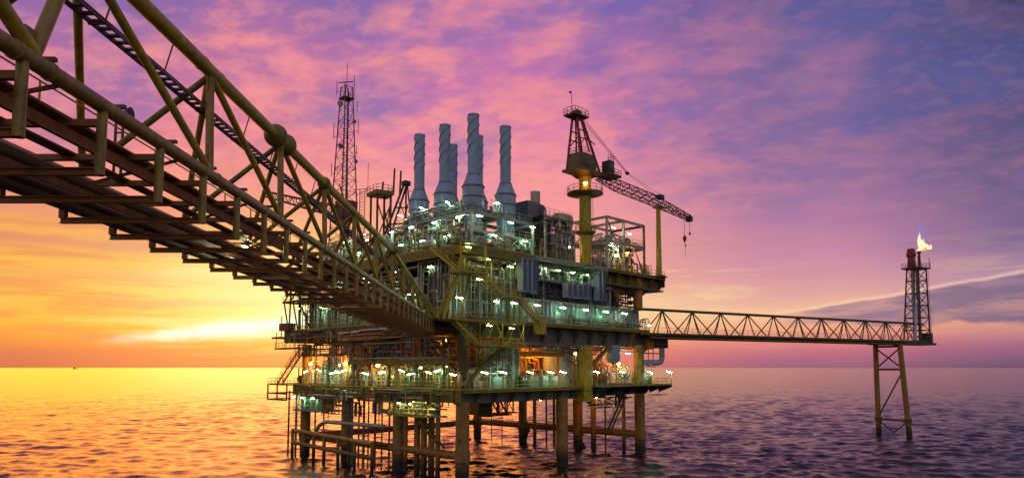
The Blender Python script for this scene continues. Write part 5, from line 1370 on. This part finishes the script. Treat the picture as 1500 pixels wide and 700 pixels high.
rack('tangle of pipes above the cellar deck left edge, around the middle leg', 'v', -.2, 12, 25, 12.1, 15.4, 20, 2, lightp)
rack('tangle of pipes above the cellar deck left edge, towards the far end', 'v', -.3, 25, 42, 12.1, 18.9, 34, 3, lightp, frame=BRN)
rack('dark service pipes hanging under the main deck on the left face, near the corner', 'v', -1.2, 1, 20, 16.4, 19.3, 26, 4, darkp+(LILAC,), frame=None)
rack('pale service pipes hanging under the main deck on the left face, far half', 'v', -1.2, 20, 44, 16.8, 19.3, 26, 5, brownp)
rack('dark pipes and trays under the main deck along the right face', 'u', -.6, 3, 42, 17.4, 18.7, 30, 6, darkp, (.07, .16))
rack('pipework before the grey green wall of the main deck, left face near the bridge', 'v', -.4, 9, 24, 21.6, 29.8, 34, 7, lightp, frame=GALV)
rack('green lit pipework of the main deck on the left face, far end', 'v', -.4, 24, 44, 21.6, 29.8, 44, 8, lightp+(GREEN,), frame=GREEN)
rack('pipes on the stair side of the blue grey wall at the front corner', 'u', .2, 0, 9, 21.6, 30.4, 22, 9, (LILAC, GREY, PIPEW, GALV), frame=GALV)
rack('thin pipes under the weather deck edge at the lit upper storey', 'u', -.4, 9, 33, 30.2, 31.2, 14, 10, (GREEN, GALV, GREY), (.05, .1))
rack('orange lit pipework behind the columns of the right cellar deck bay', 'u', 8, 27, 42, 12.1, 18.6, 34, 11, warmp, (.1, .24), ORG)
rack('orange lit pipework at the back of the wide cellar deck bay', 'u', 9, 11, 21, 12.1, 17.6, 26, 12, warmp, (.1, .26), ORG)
rack('pipes and lines at the foot of the stacks over the weather deck edge', 'u', 1.0, 2.6, 15.2, 31.6, 34.3, 22, 13, lightp)
rack('pipes at the foot of the stacks on the side facing the footbridge', 'v', 2.0, 1.4, 22, 31.6, 36.8, 40, 14, lightp)
rack('upper pipe loops among the stacks', 'v', 3.6, 2, 20, 37.2, 39.4, 18, 15, lightp)
rack('pipework left of the stacks on the weather deck', 'v', 0, 21, 38, 31.6, 36.4, 40, 16, lightp+(BRN,), frame=GALV)
rack('pipework between the cooler box and the crane pedestal', 'u', 1.6, 15.8, 24.6, 31.6, 35.4, 24, 17, (PIPEW, GREY, ORG, BEIGE))
rack('pipework on the lower level of the open module', 'u', 1.0, 33.4, 44.4, 31.6, 35.8, 26, 18, (PIPEW, ORG, YEL, GREY))
rack('cluttered lines on the upper level of the open module', 'u', 1.6, 33.4, 44.4, 36.9, 38.6, 18, 19, (PIPEW, GREEN, GREY))
rack('pipework outside the blue louvres under the right weather deck overhang', 'u', .4, 34, 43, 25.6, 29, 18, 20, (GREY, DARK, GALV, BRN))
rack('slim lines hanging below the cellar deck at the right', 'u', .6, 27, 41, 8.2, 10.3, 14, 21, darkp)
rack('pipes hanging below the cellar deck beside the conductors', 'v', -1.2, 2, 20, 8.0, 10.3, 26, 22, (GALV, BRN, GREY, PIPEW))
rack('pipes hanging below the cellar deck at the far left', 'v', -1.2, 22, 42, 7.4, 10.3, 30, 23, (GALV, BRN, GREY))
rack('pipes crowding the right end of the main deck by the flare bridge', 'v', 43.6, -1, 8, 21.6, 24, 14, 24, (GALV, GREY, PIPEW))

rack('heavy pipes and cable runs along the left fascia of the cellar deck, near half', 'v', -2.3, .5, 22, 9.9, 11.9, 20, 25, brownp+(OLV,), (.07, .18))
rack('heavy pipes and cable runs along the left fascia of the cellar deck, far half', 'v', -2.3, 21, 42, 9.9, 11.9, 20, 26, brownp+(OLV,), (.07, .18))
rack('pipe runs along the left fascia of the main deck below the footbridge', 'v', -2.4, 8, 30, 19.2, 21.3, 18, 27, brownp+(OLV,), (.07, .16))
rack('pipe runs along the left fascia of the main deck, far end', 'v', -2.4, 28, 46, 19.2, 21.3, 16, 28, brownp+(OLV,), (.07, .16))
rack('crowded pipes before the slate wall behind the bridge landing', 'v', -.9, 0, 9, 21.6, 30.2, 40, 29, (GALV, GREY, PIPEW, OLV, GREEN), (.06, .17), GALV)
rack('thin conduits and pipes on the front of the slate wall by the stairs', 'u', -1.2, -1, 9, 21.7, 30.2, 34, 30, (GALV, GREY, OLV, PIPEW), (.05, .13), OLV)
rack('small pipes and conduits over the navy wall beneath the lit upper storey', 'u', -.6, 9, 33, 25.5, 28, 26, 31, (NAVY, GREY, GALV, DARK), (.05, .12))
rack('small lines along the foot of the teal wall on the main deck', 'u', -.4, 13, 43, 21.6, 23.2, 26, 32, (GREY, GALV, DARK, TEAL), (.05, .12))
rack('pipes and valves before the pale ribbed wall and white shelter', 'u', -.4, 0, 11, 12.1, 18.4, 34, 33, (GREY, BRN, OLV, PIPEW), (.06, .14))
rack('lines on the beige tank and the back of the olive column', 'u', -.6, 20.8, 27, 12.1, 18.2, 16, 34, (GREY, GALV, BRN), (.05, .12))
rack('lines crowding the mezzanine edge on the left face', 'v', -1.6, 2, 26, 15.9, 19.2, 30, 35, brownp, (.06, .17))
rack('overhead lines on the weather deck before the cooler block', 'u', -.6, 15.8, 24.6, 31.6, 38, 26, 36, (GREY, GALV, DARK, PIPEW), (.06, .15))

# hung lattice frames under the cellar deck
for u, v, lb in ((12, 9, 'left'), (16.5, 12, 'right')):
    t = thing('hanging_truss', 'dark cross braced truss hanging under the cellar deck, '+lb+' one of two', 'frame', (u, v, 8), 'P', 'hung frames under the cellar deck')
    for k in range(4): M().box((u+k*1.9-.1, v-.1, 7.6), (u+k*1.9+.1, v+.1, 10.3)).build('post', DARK, t)
    for k in range(3):
        M().tube((u+k*1.9, v, 7.7), (u+k*1.9+1.9, v, 10.2), .08, seg=5).build('brace', DARK, t); M().tube((u+k*1.9+1.9, v, 7.7), (u+k*1.9, v, 10.2), .08, seg=5).build('brace', DARK, t)
    M().box((u-.1, v-1, 7.4), (u+5.8, v+1, 7.6)).build('grating', DARK, t)
solo('sump_tank', M().box((8.6, 6, 7.9), (11.4, 9, 10.3)), DARK, 'black box tank hanging under the cellar deck behind the front leg', 'tank', (10, 7.5, 7.9))
t = thing('hung_platform', 'green lit service platform slung under the far left end of the cellar deck', 'platform', (0, 37, 8))
M().box((-2.2, 33.5, 7.6), (2, 41.5, 7.75)).build('grating', GREEN, t)
M().rail([(-2.1, 33.6, 7.75), (-2.1, 41.4, 7.75)], 1., 1.1, .04).build('railing', GALV, t)
for v in (34, 36, 38, 40): M().tube((-2, v, 7.8), (-1.2, v+1, 10.3), .12, seg=6).build('strut', PALE, t)
M().box((-1, 34, 7.8), (1, 41, 10.2)).build('tank', GREEN, t)
t = thing('hung_platform', 'yellow green lit platform slung under the cellar deck above the conductors', 'platform', (-1, 9, 8))
M().box((-2.6, 5, 8.1), (1.6, 13.5, 8.25)).build('grating', OLV, t)
M().rail([(-2.5, 5.1, 8.25), (-2.5, 13.4, 8.25)], 1., 1.2, .04).build('railing', YEL, t)
for v in (5.2, 8, 10.8, 13.3): M().beam((-2.5, v, 8.2), (-1.4, v, 10.4), .12, .12).build('hanger', YEL, t)

# ------------------------------------------------------------------ lamps
def row(place, group, lst, gm=None):
    lst = sorted(lst, key=lambda q: scr(q[0]))
    for i, (p, ax, post) in enumerate(lst):
        lb = (ORD[i]+' tube lamp from the left '+place) if len(lst) > 1 else 'tube lamp '+place
        if post is None: post = ((0, 0, .75), (0, 0, .12))
        o = tube_lamp(p, ax, post, lb, group, gm or (TUBE, TUBE2, TUBE3, TUBE)[(i*7+len(lst)) % 4]); o['group'] = group
gn = lambda du, dv: ((-du*.9-0, -dv*.9, -2.2), (-du*.9, -dv*.9, -.1), (-du*.5, -dv*.5, .18), (0, 0, .16))
UA, VA = (.8, -.5, -.25), (-.5, .8, .0)
row('over the teal wall of the main deck', 'tube lamps over the teal wall', [((u, -1.0, 24.25), (.9, -.4, -.12), ((-.2, 1.3, .5), (-.1, .6, .55), (0, 0, .16))) for u in (-1.6, 5.2, 9.0, 13.9, 19.9, 25.6, 31, 36.4)])
row('on goosenecks along the right cellar deck rail', 'gooseneck tube lamps on the cellar deck, right face', [((u, -1.75, 14.3), (.8, -.6, -.22), ((.7, .35, -2.25), (.75, .35, -.2), (.55, .3, .2), (0, 0, .16))) for u in (2.4, 6.0, 11.5, 16., 18.9, 27.3, 34.4)]
    + [((u, -4.0, 14.2), (.8, -.6, -.22), ((.7, .1, -2.15), (.75, .1, -.2), (.55, .1, .2), (0, 0, .16))) for u in (39.4, 45.6)])
row('on goosenecks along the left rail of the cellar deck', 'gooseneck tube lamps on the cellar deck, left face', [((-1.6, v, 14.3+.22*((i*5) % 3-1)), (-.9 if i % 3 == 0 else -.3, .9, .3*(-1)**i), ((.3, .7, -2.25), (.3, .75, -.2), (.2, .5, .2), (0, 0, .16))) for i, v in enumerate((.2, 3.4, 5.3, 9.4, 11.4, 16.4, 20.6, 26.6, 28.4, 30, 34.2, 38.6))])
row('hung under the weather deck inside the open upper storey', 'tube lamps in the open upper storey', [((u, 1.2, 30.45), (1, 0, 0), None) for u in (11, 14.6, 18, 21.4, 25, 28.8, 31.8)])
row('on the front of the stack frame', 'tube lamps on the stack frame front', [((u, .7, z), (1, -.15, 0), None) for u, z in ((3.6, 36.4), (6.6, 34), (10, 36.4), (13, 34), (14.8, 36.4))])
row('on the side of the stack frame facing the footbridge', 'tube lamps on the stack frame side', [((2.0, v, z), (0, 1, 0), None) for v, z in ((3.4, 36.4), (6, 34), (8.8, 36.4), (11.6, 34), (14.4, 36.5), (17, 34), (19.4, 36.4))])
row('fixed among the stacks above the upper grating', 'tube lamps among the stacks', [(p, (1, .3, 0), None) for p in ((3.2, 7.2, 39.4), (3.4, 13.6, 39.6), (8.8, 2.2, 39.4), (9.2, 7.6, 39.8), (3.8, 19.6, 39.4))])
row('among the pipework left of the stacks', 'tube lamps left of the stacks', [(p, (.3, 1, 0), None) for p in ((-.4, 22.6, 35.2), (-.4, 25.8, 33.6), (-.6, 28.8, 35.6), (2, 27, 37), (-.6, 33, 34.6))])
row('under the weather deck behind the footbridge', 'tube lamps over the main deck, left face', [((-1.0, v, z), (0, 1, 0), None) for v, z in ((6, 29.2), (10.5, 25.6), (14.4, 29.2), (18, 25.4), (22, 29), (26.5, 25.2), (31, 29), (34.8, 25.2), (38.6, 28.6), (42.6, 25.4))])
row('at the stair landing under the weather deck corner', 'tube lamps at the stairs', [((-1.8, -3, 30.8), (1, 0, 0), None), ((2.6, -2.0, 29.8), (1, 0, 0), None), ((7, -2.2, 29.2), (1, 0, 0), None), ((-.4, -3.6, 26.6), (1, 0, 0), None)], TUBEY)
row('under the stair landing of the main deck corner', 'tube lamps under the main deck landing', [((1.6, -3.4, 20.6), (1, 0, 0), None), ((6.2, -3.2, 20.4), (1, 0, 0), None)], TUBEY)
row('under the cellar deck above the conductors', 'tube lamps under the cellar deck near the conductors', [((-1.6, v, 9.9), (0, 1, 0), None) for v in (6, 9, 12)], TUBEY)
row('under the far left end of the cellar deck', 'tube lamps under the far left of the cellar deck', [((-2.2, v, 9.9), (0, 1, 0), None) for v in (35, 38.4, 41.4)])
row('inside the open pinkish module', 'tube lamps inside the open module', [(p, (1, 0, 0), None) for p in ((35, .6, 36.1), (38.9, 2.2, 36.1), (36.6, 1.2, 39.6), (42.6, 2, 39.4))])
row('near the green right end column', 'tube lamps by the right end column', [((37.6, -.8, 17.4), (1, -.2, 0), None), ((44.3, -.9, 22.6), (1, 0, 0), None)])
for k, (p, lb) in enumerate((((-.9, 38.2, 15.6), 'leftmost orange sodium floodlight on the left face of the cellar deck'), ((-.9, 27.4, 15.6), 'middle orange sodium floodlight on the left face, beside the brown column'),
        ((-.9, 18.4, 15.3), 'right orange sodium floodlight on the left face, under the mezzanine'), ((37.2, .9, 15.6), 'orange floodlight near the green column at the right end of the cellar deck'))):
    flood(p, lb, 'sodium floodlights', SOD, .24, (0, -1, 0) if k == 3 else (-1, 0, 0))
for i, p in enumerate(((14., 3.4, 17.2), (17.8, 3.4, 17.2), (19.6, 5.6, 17.1), (15.6, 6.5, 17.1))):
    flood(p, ORD[i]+' sodium lamp hanging inside the wide orange lit bay', 'sodium lamps inside the cellar deck bays', BAYSOD, .24, (0, 0, -1))
for i, p in enumerate(((29.6, 4.4, 17.4), (33.6, 4.6, 17.2), (38.4, 5.6, 17.2))):
    flood(p, ORD[i]+' sodium lamp hanging inside the right orange lit bay', 'sodium lamps inside the cellar deck bays', SOD, .24, (0, 0, -1))
flood((35.6, .0, 34.4), 'warm white floodlight blazing in the lower level of the open module', None, WARM, .26, (0, -1, 0))
flood((23.4, .6, 34.4), 'warm white floodlight at the bright manifold by the crane pedestal', None, WARM, .2, (0, -1, 0))
flood((40.8, 1.2, 35.6), 'small orange floodlight in the open module, right of the warm white one', None, SOD, .16, (0, -1, 0))
flood((37.6, 6.2, 9.7), 'orange floodlight under the right end of the cellar deck above the rear brace', None, SOD, .24, (0, 0, 1))
flood((23.5, 7, 9.7), 'orange floodlight under the middle of the cellar deck behind the olive column', None, SOD, .2, (0, 0, 1))
flood((1.2, 13, 9.6), 'orange floodlight under the cellar deck left of the conductors', None, SOD, .2, (0, 0, 1))
flood((1.5, 31, 9.6), 'orange floodlight under the cellar deck at the far left legs', None, SOD, .2, (0, 0, 1))
for i, p in enumerate(((3.2, 35.5, 15.4), (3.4, 23.5, 15.), (3.4, 13.4, 15), (3., 6.6, 15.2))):
    flood(p, ORD[i]+' orange sodium lamp from the left, deep inside the left side of the cellar deck', 'sodium lamps deep in the left cellar deck', SOD, .22, (0, 0, -1))
for i, p in enumerate(((1.6, 21.4, 18.6), (1.4, 5.4, 18.8))):
    flood(p, ('left', 'right')[i]+' orange sodium lamp of two above the mezzanine, under the main deck', 'sodium lamps over the mezzanine', BAYSOD, .2, (0, 0, -1))
